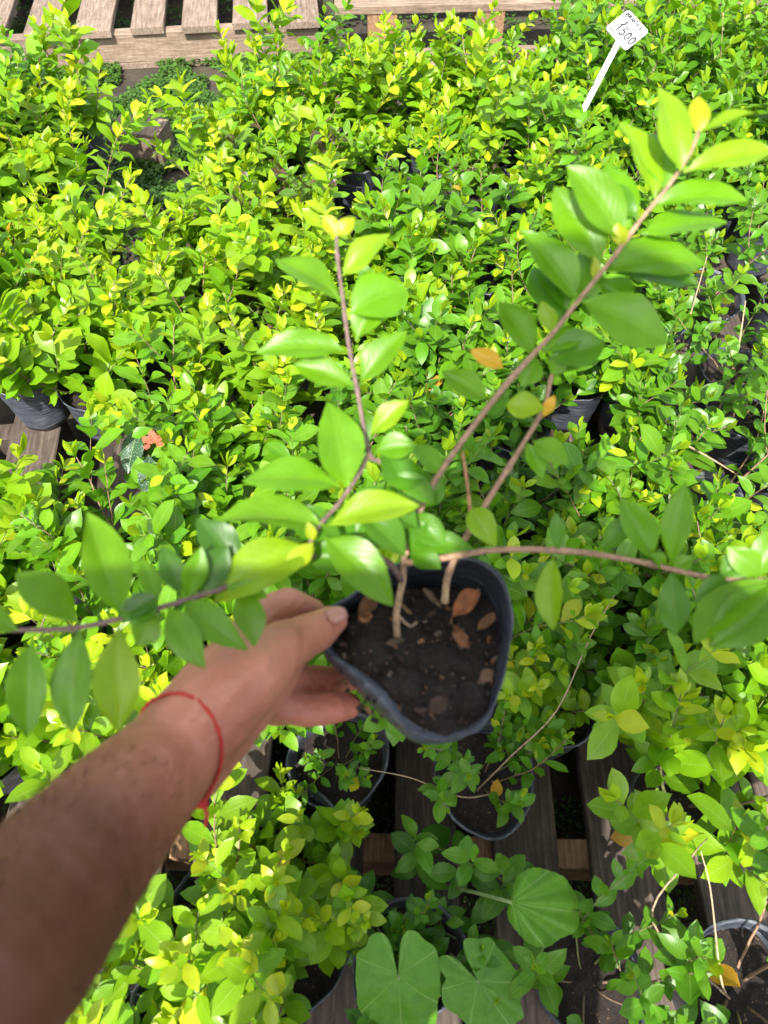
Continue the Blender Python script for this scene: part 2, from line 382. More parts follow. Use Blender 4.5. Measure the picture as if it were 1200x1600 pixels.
def shrub(seed, style, nst=7, L=(.12, .24), spread=.75, leafL=(.026, .042), dens=.013, h0=.09, bare=.18):
    """stems and foliage of one young shrub, origin at the pot's base centre"""
    r = random.Random(seed); st = MB(); fo = MB()
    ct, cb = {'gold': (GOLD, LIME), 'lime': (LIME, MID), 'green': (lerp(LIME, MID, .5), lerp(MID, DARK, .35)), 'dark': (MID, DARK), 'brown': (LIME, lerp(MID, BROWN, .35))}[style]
    a0 = r.uniform(0, 6.28)
    def stem(p, d, ln, rad0, depth):
        n = max(5, int(ln / .014)); pts = [p.copy()]; dd = d.copy(); sl = ln / n
        wob = r.uniform(-.12, .12)
        for i in range(n):
            dd = (dd + Vector((r.gauss(0, .07) + wob * .3, r.gauss(0, .07), r.gauss(.03, .05)))).normalized(); pts.append(pts[-1] + dd * sl)
        rr = [rad0 * (1 - .7 * i / n) for i in range(n + 1)]
        st.cur = vary((.20, .13, .085) if r.random() < .7 else (.14, .15, .05), r); st.tube(pts, rr, 5)
        phi = r.uniform(0, 6.28)
        s = ln * (bare if depth == 0 else .12)
        while s < ln:
            t = s / ln; i = min(n - 1, int(s / sl)); f = s / sl - i
            q = pts[i].lerp(pts[i + 1], f); ax = (pts[i + 1] - pts[i]).normalized()
            o = ax.orthogonal().normalized(); o = Matrix.Rotation(phi, 3, ax) @ o
            for k in (0, 1):
                if r.random() < .08: continue
                oo = o if k == 0 else -o
                up = .35 + .5 * t
                ld = (oo + ax * up + Vector((0, 0, .12))).normalized()
                nr = (Vector((0, 0, 1.0)) + ax * .5 - oo * .25 + Vector((r.gauss(0, .28), r.gauss(0, .28), 0)))
                size = r.uniform(*leafL) * (1 - .55 * max(0, t - .72) / .28) * r.uniform(.66, 1.12)
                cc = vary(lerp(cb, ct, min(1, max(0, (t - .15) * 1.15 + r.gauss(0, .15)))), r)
                x = r.random()
                if style == 'brown' and x < .22: cc = vary(BROWN, r, .35)
                elif x < .002: cc = vary(ORA, r)
                elif x < .012 and t > .5: cc = vary(YEL, r)
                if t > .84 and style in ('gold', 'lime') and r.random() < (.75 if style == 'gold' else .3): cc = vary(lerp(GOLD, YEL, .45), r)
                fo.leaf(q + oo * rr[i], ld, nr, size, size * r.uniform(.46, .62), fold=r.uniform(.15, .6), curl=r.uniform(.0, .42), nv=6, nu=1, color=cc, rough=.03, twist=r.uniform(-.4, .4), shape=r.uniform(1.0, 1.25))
            phi += 1.57 + r.gauss(0, .3); s += dens * r.uniform(.75, 1.3) * (1 - .45 * max(0, t - .7))
        # tip leaves
        for k in range(3):
            ld = (dd + Vector((r.gauss(0, .5), r.gauss(0, .5), .2))).normalized()
            size = leafL[0] * r.uniform(.4, .8)
            fo.leaf(pts[-1], ld, dd.orthogonal(), size, size * .5, fold=.5, curl=.1, nv=4, nu=1, color=vary(lerp(ct, YEL, .25), r))
        if depth == 0:
            for _ in range(r.choice((0, 1, 1, 2))):
                i = r.randint(n // 4, n - 2); o = Matrix.Rotation(r.uniform(0, 6.28), 3, 'Z') @ Vector((1, 0, .6))
                stem(pts[i], (o.normalized() + dd * .6).normalized(), ln * r.uniform(.3, .55), rr[i] * .7, 1)
    for k in range(nst):
        a = a0 + 2 * pi * k / nst + r.gauss(0, .3); sp = spread * r.uniform(.25, 1.15)
        d = Vector((cos(a) * sp, sin(a) * sp, 1)).normalized()
        rb = r.uniform(.004, .018)
        stem(Vector((cos(a) * rb, sin(a) * rb, h0 - .004)), d, r.uniform(*L), r.uniform(.0012, .0022), 0)
    return st, fo

# prototypes : pots, soils, shrubs
PH = .112
pot_protos = []
for sd in range(6):
    a, b_ = pot_geo(30 + sd, r0=.058 + .004 * (sd % 3), r1=.045, h=PH, squash=.03 + .03 * (sd % 3), flop=.003 + .002 * (sd % 2))
    pot_protos.append((a, b_))
_mesh = {}
def mesh_of(key, mb, name, mat):
    """mesh data built once per key, a linked object each time"""
    if key not in _mesh:
        o = mb.build(name, mat); _mesh[key] = o.data
        return o
    o = bpy.data.objects.new(name, _mesh[key]); col.objects.link(o); return o
shrubs = {}
specs = [('gold', 8, (.12, .23), 1.15, (.039, .060), .0152, 5), ('lime', 8, (.12, .23), 1.15, (.038, .057), .0152, 6), ('green', 8, (.11, .22), 1.2, (.036, .054), .0152, 5), ('dark', 9, (.10, .18), 1.0, (.030, .045), .013, 2), ('brown', 7, (.12, .2), 1.0, (.028, .044), .016, 2), ]
sd = 100
for (sty, nst, L, sp, ll, de, cnt) in specs:
    shrubs[sty] = []
    for k in range(cnt): sd += 1; shrubs[sty].append((sd,) + shrub(sd, sty, nst, L, sp, ll, de))
shrubs['leggy'] = []
for k in range(3): sd += 1; shrubs['leggy'].append((sd,) + shrub(sd, 'green', 6, (.16, .28), 1.15, (.030, .045), .018, bare=.32))
shrubs['leggygold'] = []
for k in range(2): sd += 1; shrubs['leggygold'].append((sd,) + shrub(sd, 'gold', 6, (.14, .24), .95, (.036, .055), .017, bare=.28))

r2 = random.Random(77)
def potted(x, y, z, style, label, group, scale=1.0, pidx=None, sidx=None, rz=None, fscale=1.0, tilt=(0, 0)):
    root = empty('potted_shrub', (x, y, z), rz if rz is not None else r2.uniform(0, 6.28))
    root.rotation_euler.x, root.rotation_euler.y = tilt
    tag(root, label, 'potted plant', group)
    pi_ = pidx if pidx is not None else r2.randrange(6)
    p = mesh_of(('pot', pi_), pot_protos[pi_][0], 'pot', M_plastic); p.parent = root
    s = mesh_of(('soil', pi_), pot_protos[pi_][1], 'soil', M_soil); s.parent = root
    lst = shrubs[style]; si = (sidx if sidx is not None else r2.randrange(len(lst))) % len(lst); key, st, fo = lst[si]
    q = r2.uniform(0, 6.28); k = fscale * r2.uniform(.84, 1.2)
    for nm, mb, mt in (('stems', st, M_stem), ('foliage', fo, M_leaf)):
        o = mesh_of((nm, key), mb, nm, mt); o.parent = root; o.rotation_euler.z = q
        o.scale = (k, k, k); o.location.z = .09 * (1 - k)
    root.scale = (scale,) * 3
    return root

# ------------------------------------------------------------------ the bed of potted shrubs
STY_TXT = {'gold': 'yellow-green bushy shrub', 'lime': 'bright lime-green bushy shrub', 'green': 'mid-green bushy shrub', 'dark': 'dark-green low shrub', 'brown': 'shrub with some brown-purple leaves', 'leggy': 'thin leggy shrub with bare stems', 'leggygold': 'open shrub with yellow tips'}
ORD = ['', 'first', 'second', 'third', 'fourth', 'fifth', 'sixth', 'seventh', 'eighth', 'ninth', 'tenth', 'eleventh', 'twelfth', 'thirteenth', 'fourteenth', 'fifteenth', 'sixteenth', 'seventeenth', 'eighteenth', 'nineteenth', 'twentieth']
def inpoly(x, y, poly):
    c = False; n = len(poly)
    for i in range(n):
        x1, y1 = poly[i]; x2, y2 = poly[(i + 1) % n]
        if (y1 > y) != (y2 > y) and x < (x2 - x1) * (y - y1) / (y2 - y1) + x1: c = not c
    return c
# bare places of the bed, as rim positions in the photograph
HOLES = [[(185, 700), (290, 700), (290, 800), (185, 800)],[(-400, 505), (215, 520), (215, 640), (110, 850), (-400, 900)],           # boards and two pots, left edge
         [(140, 60), (335, 60), (350, 235), (335, 325), (160, 330)],
         [(365, 440), (470, 440), (470, 540), (365, 540)],                            # gap by the block
         [(-600, 60), (90, 60), (120, 120), (-600, 150)],
         [(340, 1100), (1030, 1100), (1400, 1130), (1400, 1700), (-200, 1700), (-200, 1330), (200, 1300)],  # near foreground : placed by hand
         [(960, 380), (1400, 300), (1400, 860), (1040, 860), (980, 620)],           # leggy right side : placed by hand
         [(630, 245), (790, 245), (790, 365), (630, 365)]]
THIN = [(200, 335), (270, 345), (300, 290), (330, 585), (170, 265), (960, 690), (770, 470), (1075, 905), (560, 330), (880, 240), (60, 350), (520, 640), (860, 830), (215, 430), (1010, 260), (60, 960)]      # plants missing from the bed
rows = []
RH = .26
dy = .132; yy = 2.16; k = 0
while yy > .02:
    row = []
    hw = .62 + yy * .5
    x = -hw + (k % 2) * .07
    while x < hw:
        px_, py_ = x + r2.gauss(0, .012), yy + r2.gauss(0, .012)
        u, v = pix(Vector((px_, py_, RH)))
        ok = not any(inpoly(u, v, h) for h in HOLES) and not any((u - a) ** 2 + (v - c) ** 2 < 45 ** 2 for a, c in THIN)
        if py_ > 1.80 and px_ < -.62: ok = False
        if py_ > 1.86 and px_ < -.12: ok = False
        if py_ > 1.98 and px_ < .5: ok = False
        if -160 < u < 1360 and v < 1700 and ok: row.append((px_, py_, u, v))
        x += .138
    if row: rows.append(row)
    yy -= dy; k += 1
cnt = 0
for ri, row in enumerate(rows):
    for ci, (x, y, u, v) in enumerate(row):
        n1 = noise.noise(Vector((x * 2.2, y * 2.2, 3.3)))
        if u < 620 and v < 900: sty = 'gold' if n1 + r2.gauss(0, .2) > -.12 else 'lime'
        elif v < 330: sty = r2.choice(['lime', 'lime', 'green', 'lime', 'gold', 'brown'])
        elif u > 880: sty = r2.choice(['green', 'lime', 'lime', 'green'])
        else: sty = r2.choice(['lime', 'gold', 'green', 'lime'])
        if 430 < u < 560 and 250 < v < 420: sty = 'brown'
        if 640 < u < 900 and 600 < v < 780: sty = r2.choice(['dark', 'dark', 'green'])
        if v > 900 and u < 420: sty = r2.choice(['gold', 'lime'])
        near = y < .5 and x > -.1
        frow = ORD[ri + 1] if ri + 1 < len(ORD) else str(ri + 1)
        fcol = ORD[ci + 1] if ci + 1 < len(ORD) else str(ci + 1)
        lab = '%s, %s from left in the %s row from the back' % (STY_TXT[sty], fcol, frow)
        potted(x, y, ZT, sty, lab, 'potted shrubs massed in the bed', fscale=.85 if (y > 1.9) else 1.0)
        cnt += 1
print('bed plants', cnt)

SEED = 5
# hand placed pots : (rim centre px, py, style, fscale, label)
HAND = [(38, 580, 'gold', .78, 'yellow-green shrub in a dusty black pot at the left edge, whole pot side visible'),
        (140, 596, 'gold', 1.12, 'yellow-green shrub in a black pot right of the dusty pot on the left edge'),
        (-110, 560, 'lime', .9, 'lime-green shrub half out of frame beyond the dusty pot at the left edge'),
        (-60, 930, 'green', .8, 'green shrub leaning in from the left edge over the brown boards'),
        (530, 1185, 'leggy', .55, 'small round-leaved seedling in the black pot under the holding hand'),
        (757, 1212, 'leggy', .6, 'sparse shrub in the crumpled black pot just below the held pot'),
        (868, 1098, 'leggygold', .9, 'yellow-tipped shrub in the black pot touching the lower right of the held pot'),
        (1070, 1250, 'leggygold', 1.0, 'leafy shrub in a ragged-rimmed black pot over the dark boards at the right'),
        (1200, 1110, 'gold', 1.0, 'yellow-green shrub at the right edge above the ragged-rimmed pot'),
        (1060, 1085, 'lime', .95, 'lime-green shrub right of the yellow-tipped one below the hanging leaf'),
        (925, 1530, 'leggy', .75, 'thin shrub in a black pot at the bottom, beside the round weed leaf'),
        (1160, 1545, 'leggy', .95, 'leggy shrub with a curled dry stem in the bottom right corner pot'),
        (340, 1425, 'leggygold', .95, 'yellow-tipped shrub in the grey-rimmed pot right of the forearm'),
        (455, 1490, 'leggygold', .85, 'large-leaved yellow-green shrub beside the grey-rimmed pot, bottom left of centre'),
        (300, 1590, 'gold', .9, 'yellow-green shrub at the bottom edge nearest the forearm'),
        (160, 1640, 'gold', .9, 'yellow-green shrub at the bottom edge partly behind the forearm'),
        (640, 1500, 'dark', .6, 'dark-leaved plant among the broad weed leaves at the bottom centre'),
        (455, 1330, 'gold', .72, 'golden-tipped shrub just below the red bracelet'),
        (1145, 575, 'leggy', .95, 'leggy shrub in the upper of two black pots stacked close at the right edge'),
        (1165, 640, 'leggy', .9, 'leggy shrub in the lower of two black pots stacked close at the right edge'),
        (1100, 790, 'leggy', 1.0, 'leggy shrub with bare forked stems in the soil-filled pot right of centre'),
        (1015, 700, 'green', .9, 'green shrub left of the forked bare stems on the right side'),
        (1110, 445, 'leggy', 1.0, 'leggy shrub in the tilted black pot behind the held top leaves'),
        (1010, 500, 'green', .85, 'green shrub directly behind the long held leaves at the right'),
        (1200, 345, 'leggy', .9, 'leggy shrub in the crumpled pot at the right edge, level with the held leaf tips'),
        (1240, 470, 'green', .9, 'green shrub cut by the right edge above the two close pots'),
        (1050, 395, 'green', .85, 'green shrub in shade behind the upper held leaves'),
        (1250, 740, 'lime', .9, 'lime-green shrub cut by the right edge near the forked stems'),
        (1000, 590, 'dark', .9, 'dark glossy shrub left of the two close pots on the right'),
        (1040, 880, 'green', .95, 'green shrub under the right held branch'),
        (690, 300, 'leggy', .8, 'sparse brown-stemmed shrub in the pot standing in the dark gap, upper centre'),
        (408, 490, 'brown', .6, 'purple-leaved sparse shrub in a black pot in the dark gap left of the held stem'),
        (745, 285, 'brown', .7, 'purple-tinged shrub right of the dark gap, upper centre')]
r2.seed(SEED)
for i, (px_, py_, sty, fs, lab) in enumerate(HAND):
    w = at(px_, py_, ZT + PH)
    tl = (0, 0)
    if (px_, py_) == (1110, 445): tl = (R(10), R(-16))
    potted(w.x, w.y, ZT + (.006 if tl != (0, 0) else 0), sty, lab, 'potted shrubs placed singly around the bed', fscale=fs, pidx=i % 6, tilt=tl)

# ------------------------------------------------------------------ broad-leaved weeds, spotted begonia
def broadleaf(m, base, d, nrm, L, W, color, lob=0.06, cordate=True, curl=.1, seed=0):
    d = d.normalized(); side = d.cross(nrm).normalized(); nrm = side.cross(d).normalized(); n = 90; rings = 8
    vs = [base]; uv = [(.5, .0)]; fs = []
    for i in range(1, rings + 1):
        q = i / rings
        for j in range(n):
            a = -pi * .93 + 2 * pi * .93 * j / (n - 1)
            rr = .12 + .88 * max(0, cos(a * .53)) ** .30
            rr *= 1 + lob * (.6 * abs(sin(a * 3.5 + seed)) + 1.2 * noise.noise(Vector((a * 2.2, seed, 0))) - .4) + (.018 + lob * .12) * (abs((a * 5.1) % 2 - 1) - .5)
            x = cos(a) * rr * .62 + .0; y = sin(a) * rr * .56
            if lob == .03: a = -pi + 2 * pi * j / (n - 1); k_ = 1 + .03 * sin(a * 5) + .012 * sin(a * 31); x = (.5 + .5 * cos(a) * k_) * .66; y = .5 * sin(a) * k_ * (1 - .12 * cos(a))
            u = q * x * L; v_ = q * y * W * 1.25
            h = -curl * L * (q * q) * (.6 + .4 * abs(y)) + .028 * L * sin(a * 7 + seed) * q + .05 * L * noise.noise(Vector((u * 30, v_ * 30, seed)))
            vs.append(base + d * u + side * v_ + nrm * h); uv.append((.5 + .5 * q * y, .5 + .5 * q * x))
    for j in range(n - 1): fs.append((0, 1 + j, 2 + j))
    for i in range(rings - 1):
        for j in range(n - 1):
            a = 1 + i * n + j; fs.append((a, a + n, a + n + 1, a + 1))
    m.add(vs, fs, uv, [color] * len(vs))
def broad_mat():
    m, t, b, out = newmat('broad_leaf'); a = N(t, 'ShaderNodeAttribute', attribute_name='tint')
    uvn = N(t, 'ShaderNodeUVMap'); sp = N(t, 'ShaderNodeSeparateXYZ'); t.links.new(uvn.outputs[0], sp.inputs[0])
    x = math_(t, 'SUBTRACT', sp.outputs[0], .5); y = math_(t, 'SUBTRACT', sp.outputs[1], .5)
    y = math_(t, 'MAXIMUM', y, -.5)
    ang = math_(t, 'ARCTAN2', x, math_(t, 'ADD', y, .02))
    sv = math_(t, 'POWER', math_(t, 'ABSOLUTE', math_(t, 'COSINE', math_(t, 'MULTIPLY', ang, 3.5))), 900.0)
    n = noise_(t, 90, 5); vo = N(t, 'ShaderNodeTexVoronoi', feature='DISTANCE_TO_EDGE'); vo.inputs['Scale'].default_value = 160
    tc = N(t, 'ShaderNodeTexCoord'); t.links.new(tc.outputs['Object'], vo.inputs['Vector'])
    vl = math_(t, 'LESS_THAN', vo.outputs[0], .05)
    c = mixc(t, .4, a.outputs[0], ramp(t, n, [(.3, (.6, .65, .6)), (.7, (1.3, 1.25, 1.2))]), 'MULTIPLY')
    c = mixc(t, math_(t, 'MAXIMUM', math_(t, 'MULTIPLY', sv, .6), math_(t, 'MULTIPLY', vl, .07)), c, (.28, .42, .12))
    t.links.new(c, b.inputs['Base Color']); b.inputs['Roughness'].default_value = .55; bump(t, b, vo.outputs[0], .5, .001)
    tr = N(t, 'ShaderNodeBsdfTranslucent'); t.links.new(mixc(t, 1, c, (1.4, 1.3, .6), 'MULTIPLY'), tr.inputs[0])
    mx = N(t, 'ShaderNodeMixShader'); mx.inputs[0].default_value = .3
    t.links.new(b.outputs[0], mx.inputs[1]); t.links.new(tr.outputs[0], mx.inputs[2]); t.links.new(mx.outputs[0], out.inputs[0]); return m
M_broad = broad_mat()
def curve(pts, n=12):
    """smooth path through points"""
    pts = [Vector(p) for p in pts]; out = []
    ext = [pts[0] * 2 - pts[1]] + pts + [pts[-1] * 2 - pts[-2]]
    for i in range(1, len(ext) - 2):
        p0, p1, p2, p3 = ext[i - 1:i + 3]
        k = max(2, n // (len(pts) - 1))
        for j in range(k):
            t = j / k; out.append(.5 * ((2 * p1) + (-p0 + p2) * t + (2 * p0 - 5 * p1 + 4 * p2 - p3) * t * t + (-p0 + 3 * p1 - 3 * p2 + p3) * t ** 3))
    out.append(pts[-1]); return out
UP = Vector((0, 0, 1))
# weeds: (root px,py) -> leaves (base px,py,z, tip px,py, z, width)
def weed(label, rootp, leaves, seed):
    root = empty('weed', at(rootp[0], rootp[1], 0)); tag(root, label, 'weed', 'broad-leaved weeds among the pots')
    for (bx, by, bz, tx, ty, tz, W, tone, lob) in leaves:
        b0 = at(bx, by, bz); t0 = at(tx, ty, tz); L = (t0 - b0).length / .62
        m = MB(); broadleaf(m, b0 - root.location, t0 - b0, UP + Vector((0, -.25, 0)), L, W, tone, lob, seed=seed + bx)
        lf = m.build('leaf', M_broad, root)
        s = MB(); s.cur = (.2, .27, .1); s.tube(curve([Vector((0, 0, .0)), (b0 - root.location) * .45 + Vector((0, 0, .06)), b0 - root.location], 10), .0022, 6)
        s.build('leaf_stalk', M_stem, root)
weed('broad-leaved weed with one round leaf lying over the dark board', (640, 1392),
     [(800, 1410, .35, 905, 1428, .33, .060, (.10, .27, .012), .03)], 2)
weed('broad-leaved weed with two wide scalloped leaves at the bottom edge', (660, 1470),
     [(622, 1528, .34, 630, 1640, .30, .070, (.085, .25, .01), .10), (748, 1535, .33, 806, 1618, .30, .060, (.075, .22, .01), .16)], 5)
def begonia():
    root = empty('spotted_begonia', at(240, 760, .14)); tag(root, 'dark begonia with white-spotted leaves and a tiny red flower among the shrubs, left', 'plant')
    for (bx, by, tx, ty, w) in [(215, 672, 196, 735, .034), (248, 668, 290, 690, .038), (232, 712, 238, 778, .036), (225, 690, 260, 660, .03)]:
        b0 = at(bx, by, .37) - root.location; t0 = at(tx, ty, .35) - root.location
        m = MB(); m.leaf(b0, t0 - b0, UP, (t0 - b0).length * 1.05, w, .15, .15, nv=10, nu=3, color=(.02, .06, .028), rough=.03, shape=.9); m.build('leaf', M_leafspot, root)
        s = MB(); s.cur = (.12, .1, .05); s.tube(curve([Vector((0, 0, 0)), b0 * .6, b0], 8), .0018, 5); s.build('leaf_stalk', M_stem, root)
    m = MB(); c = at(240, 688, .40) - root.location
    for k in range(9):
        a = k * 2.4; dd = Vector((cos(a), sin(a), .4)); m.leaf(c + Vector((rnd.gauss(0, .004), rnd.gauss(0, .004), 0)), dd, UP, .014, .010, .2, .1, nv=4, nu=1, color=(.55, .09, .05))
    m.build('flower', M_dry, root)
begonia()

# dark toothed-leaf seedling cluster at the bottom centre
def toothed(label, pts, seed, tone, L=.06):
    r = random.Random(seed)
    root = empty('weed', at(pts[0][0], pts[0][1], .14)); tag(root, label, 'weed', 'broad-leaved weeds among the pots')
    s = MB(); m = MB(); s.cur = (.13, .17, .06)
    for (px_, py_, z) in pts:
        c = at(px_, py_, z) - root.location
        s.tube(curve([Vector((0, 0, 0)), c * .5 + Vector((0, 0, .02)), c], 8), .0016, 5)
        a0 = r.uniform(0, 6)
        for k in range(9):
            a = a0 + (k % 2) * pi + (k // 2) * 1.5 + r.gauss(0, .25); el = .1 + .1 * k; dd = Vector((cos(a), sin(a), el)); q = L * r.uniform(.75, 1.05) * (1 - .07 * k)
            b0 = c - Vector((0, 0, .012 * (6 - k))) + Vector((r.gauss(0, .003), r.gauss(0, .003), 0))
            m.leaf(b0, dd, UP + Vector((r.gauss(0, .35), r.gauss(0, .35), 0)), q, q * .55, r.uniform(.15, .5), r.uniform(.15, .5), nv=14, nu=2, color=vary(lerp(tone, LIME, k / 14), r), serr=.09, rough=.03, twist=r.uniform(-.3, .3))
    s.build('stems', M_stem, root); m.build('foliage', M_leaf, root)
toothed('toothed dark-green seedling beside the round weed leaf', [(730, 1345, .3), (650, 1320, .27), (790, 1380, .26)], 4, (.07, .22, .015))
toothed('toothed green seedling left of the scalloped weed leaves', [(560, 1400, .28), (600, 1470, .25), (520, 1450, .26), (690, 1440, .23), (740, 1480, .24)], 6, (.05, .18, .015), .055)
toothed('young toothed seedling above the bottom right pot', [(830, 1500, .27), (700, 1500, .24)], 9, (.08, .26, .015), .045)

# bare dry twigs arching between pots
def twig(label, path, r0=.0014, col_=(.3, .22, .14)):
    m = MB(); m.cur = col_; pts = curve([at(*p) for p in path], 18); n = len(pts)
    m.tube(pts, [r0 * (1 - .6 * i / n) for i in range(n)], 5)
    tag(m.build('twig', M_stem), label, 'twig', 'bare twigs among the pots')
twig('long pale twig rising right from the pot below the held pot', [(745, 1235, .24), (800, 1180, .30), (870, 1110, .36), (920, 1000, .40), (960, 930, .40)])
twig('short pale twig forking left over the crumpled pot', [(770, 1240, .24), (720, 1245, .28), (640, 1215, .3), (560, 1200, .3)])
twig('brown arching twig at the lower right over the dark gap', [(1140, 1560, .24), (1020, 1440, .34), (1080, 1340, .36), (1105, 1310, .34)])
twig('thin hooked dry twig in the bottom right corner', [(1135, 1555, .26), (1125, 1520, .33), (1110, 1390, .34), (1095, 1330, .36)], .0014, (.42, .3, .2))
twig('brown branch running right across the leggy shrubs', [(1000, 672, .28), (1060, 690, .34), (1120, 722, .33), (1180, 760, .3)], .0022)
twig('tall pale dry stem at the top right', [(1120, 190, .2), (1125, 110, .36), (1130, 20, .5)], .0016, (.45, .33, .2))
twig('thin dry stem leaning beside the two close pots at the right', [(1120, 650, .26), (1150, 560, .36), (1165, 470, .42)], .0022)
twig('slanting dry stem behind the held leaves on the right', [(1060, 560, .24), (1085, 470, .34), (1105, 400, .4)], .0018)

# ------------------------------------------------------------------ price sign
def sign():
    foot = at(902, 190, .37); top = at(966, 66, .49)
    root = empty('plant_sign', foot); tag(root, 'white plastic price sign with handwriting on a thin stake, tilted over the shrubs', 'sign')
    d = (top - foot); dn = d.normalized(); sd_ = Vector((1, 0, .1)).normalized(); sd_ = (sd_ - dn * sd_.dot(dn)).normalized(); nn = dn.cross(sd_) * -1
    s = MB(); a = -dn * .08; w = sd_ * .0055; t = nn * .0012
    for (p, q) in (((a, d),)):
        vs = [p - w - t, p + w - t, p + w + t, p - w + t, q - w - t, q + w - t, q + w + t, q - w + t]
        s.add(vs, [(0, 3, 2, 1), (4, 5, 6, 7), (0, 1, 5, 4), (1, 2, 6, 5), (2, 3, 7, 6), (3, 0, 4, 7)])
    s.build('stake', M_white, root, False)
    # label plate corners in the photograph : left, top, right, bottom
    zc = .50
    Lc = at(946, 44, zc - .004); Tc = at(982, 15, zc + .01); Rc = at(1014, 50, zc + .004); Bc = at(977, 79, zc - .012)
    ex = (Rc - Tc); ey = (Lc - Tc); ex2 = (Bc - Lc); O = Tc
    X = ((ex + ex2) / 2); Y = ((Lc - Tc) + (Bc - Rc)) / 2; nrm = Y.cross(X).normalized()
    if nrm.z < 0: nrm = -nrm
    O = (Lc + Tc + Rc + Bc) / 4 - X / 2 - Y / 2 - root.location
    m = MB(); out = []; c = .1
    for (cx, cy, a0) in ((1 - c, 1 - c, 0), (c, 1 - c, 90), (c, c, 180), (1 - c, c, 270)):
        for k in range(5):
            an = R(a0 + k * 22.5); out.append((cx + c * cos(an), cy + c * sin(an)))
    n = len(out)
    m.add([O + X * u + Y * v + nrm * h for h in (-.0008, .0008) for (u, v) in out], [tuple(range(n)), tuple(range(n, 2 * n))[::-1]] + [(i, i + n, (i + 1) % n + n, (i + 1) % n) for i in range(n)])
    plate = m.build('plate', M_white, root, False)
    G = {'D': [[(0, 0), (0, 1), (.5, .85), (.6, .5), (.5, .1), (0, 0)]], 'U': [[(0, 1), (.05, .2), (.3, 0), (.55, .2), (.6, 1)]], 'R': [[(0, 0), (0, 1), (.5, .9), (.5, .6), (0, .5), (.6, 0)]],
         'A': [[(0, 0), (.3, 1), (.6, 0)], [(.12, .4), (.5, .4)]], 'N': [[(0, 0), (0, 1), (.6, 0), (.6, 1)]], 'T': [[(0, 1), (.65, 1)], [(.32, 1), (.32, 0)]], '$': [[(.6, .85), (.3, 1), (.05, .75), (.3, .5), (.6, .3), (.3, .02), (0, .15)], [(.3, 1.15), (.3, -.12)]],
         '1': [[(.1, .75), (.35, 1), (.35, 0)]], '5': [[(.6, 1), (.1, 1), (.08, .6), (.45, .6), (.6, .3), (.4, 0), (0, .08)]], '0': [[(.3, 1), (.02, .7), (.05, .2), (.3, 0), (.58, .25), (.55, .8), (.3, 1)]],
         'S': [[(.55, .9), (.25, 1), (.05, .75), (.5, .35), (.35, 0), (0, .1)]], 'C': [[(.55, .85), (.3, 1), (.02, .5), (.3, 0), (.58, .15)]], 'X': [[(0, 0), (.6, 1)], [(0, 1), (.6, 0)]], '4': [[(.45, 0), (.45, 1), (0, .35), (.62, .35)]]}
    k = MB()
    def write(txt, u, v, h, wd=.002):
        Xn = X.length; Yn = Y.length
        for ch in txt:
            if ch in G:
                for stx in G[ch]:
                    k.tube([O + X * (u + a * h * .8 * Yn / Xn) + Y * (v - b * h) + nrm * .0014 for (a, b) in stx], wd, 4)
            u += h * .78 * Yn / Xn
    write('DURANTA D', .08, .20, .13, .0014); write('SC', .05, .34, .12, .0013); write('$', .30, .46, .14); write('1500', .22, .80, .32, .0022); write('X4', .12, .95, .12, .0012)
    k.build('handwriting', M_ink, plate)
sign()

# ------------------------------------------------------------------ the held pot and its plant
ZR = .81
RIM = [(508, 952), (545, 930), (600, 890), (645, 874), (700, 868), (748, 874), (782, 898), (798, 935), (802, 975), (796, 1015), (787, 1055), (776, 1098), (760, 1128), (732, 1148), (690, 1155), (650, 1145), (615, 1112), (590, 1085), (560, 1058), (530, 1036), (505, 1012), (499, 980)]
def closed(pts, n):
    m = len(pts); out = []
    for i in range(n):
        s = i / n * m; k = int(s); t = s - k; p0, p1, p2, p3 = (pts[(k + j - 1) % m] for j in range(4))
        out.append(.5 * ((2 * p1) + (-p0 + p2) * t + (2 * p0 - 5 * p1 + 4 * p2 - p3) * t * t + (-p0 + 3 * p1 - 3 * p2 + p3) * t ** 3))
    return out
held = empty('potted_shrub', at(660, 1015, ZR) - Vector((0, 0, .11)))
tag(held, 'shrub seedling in a pinched black grow bag held up by the hand, long blurred branches', 'potted plant')
HO = held.location.copy()
AXD = ((at(652, 1005, ZR) - CP).normalized() * .96 + Vector((0, 0, -1)) * .04).normalized()      # the soft bag leans away under its rim
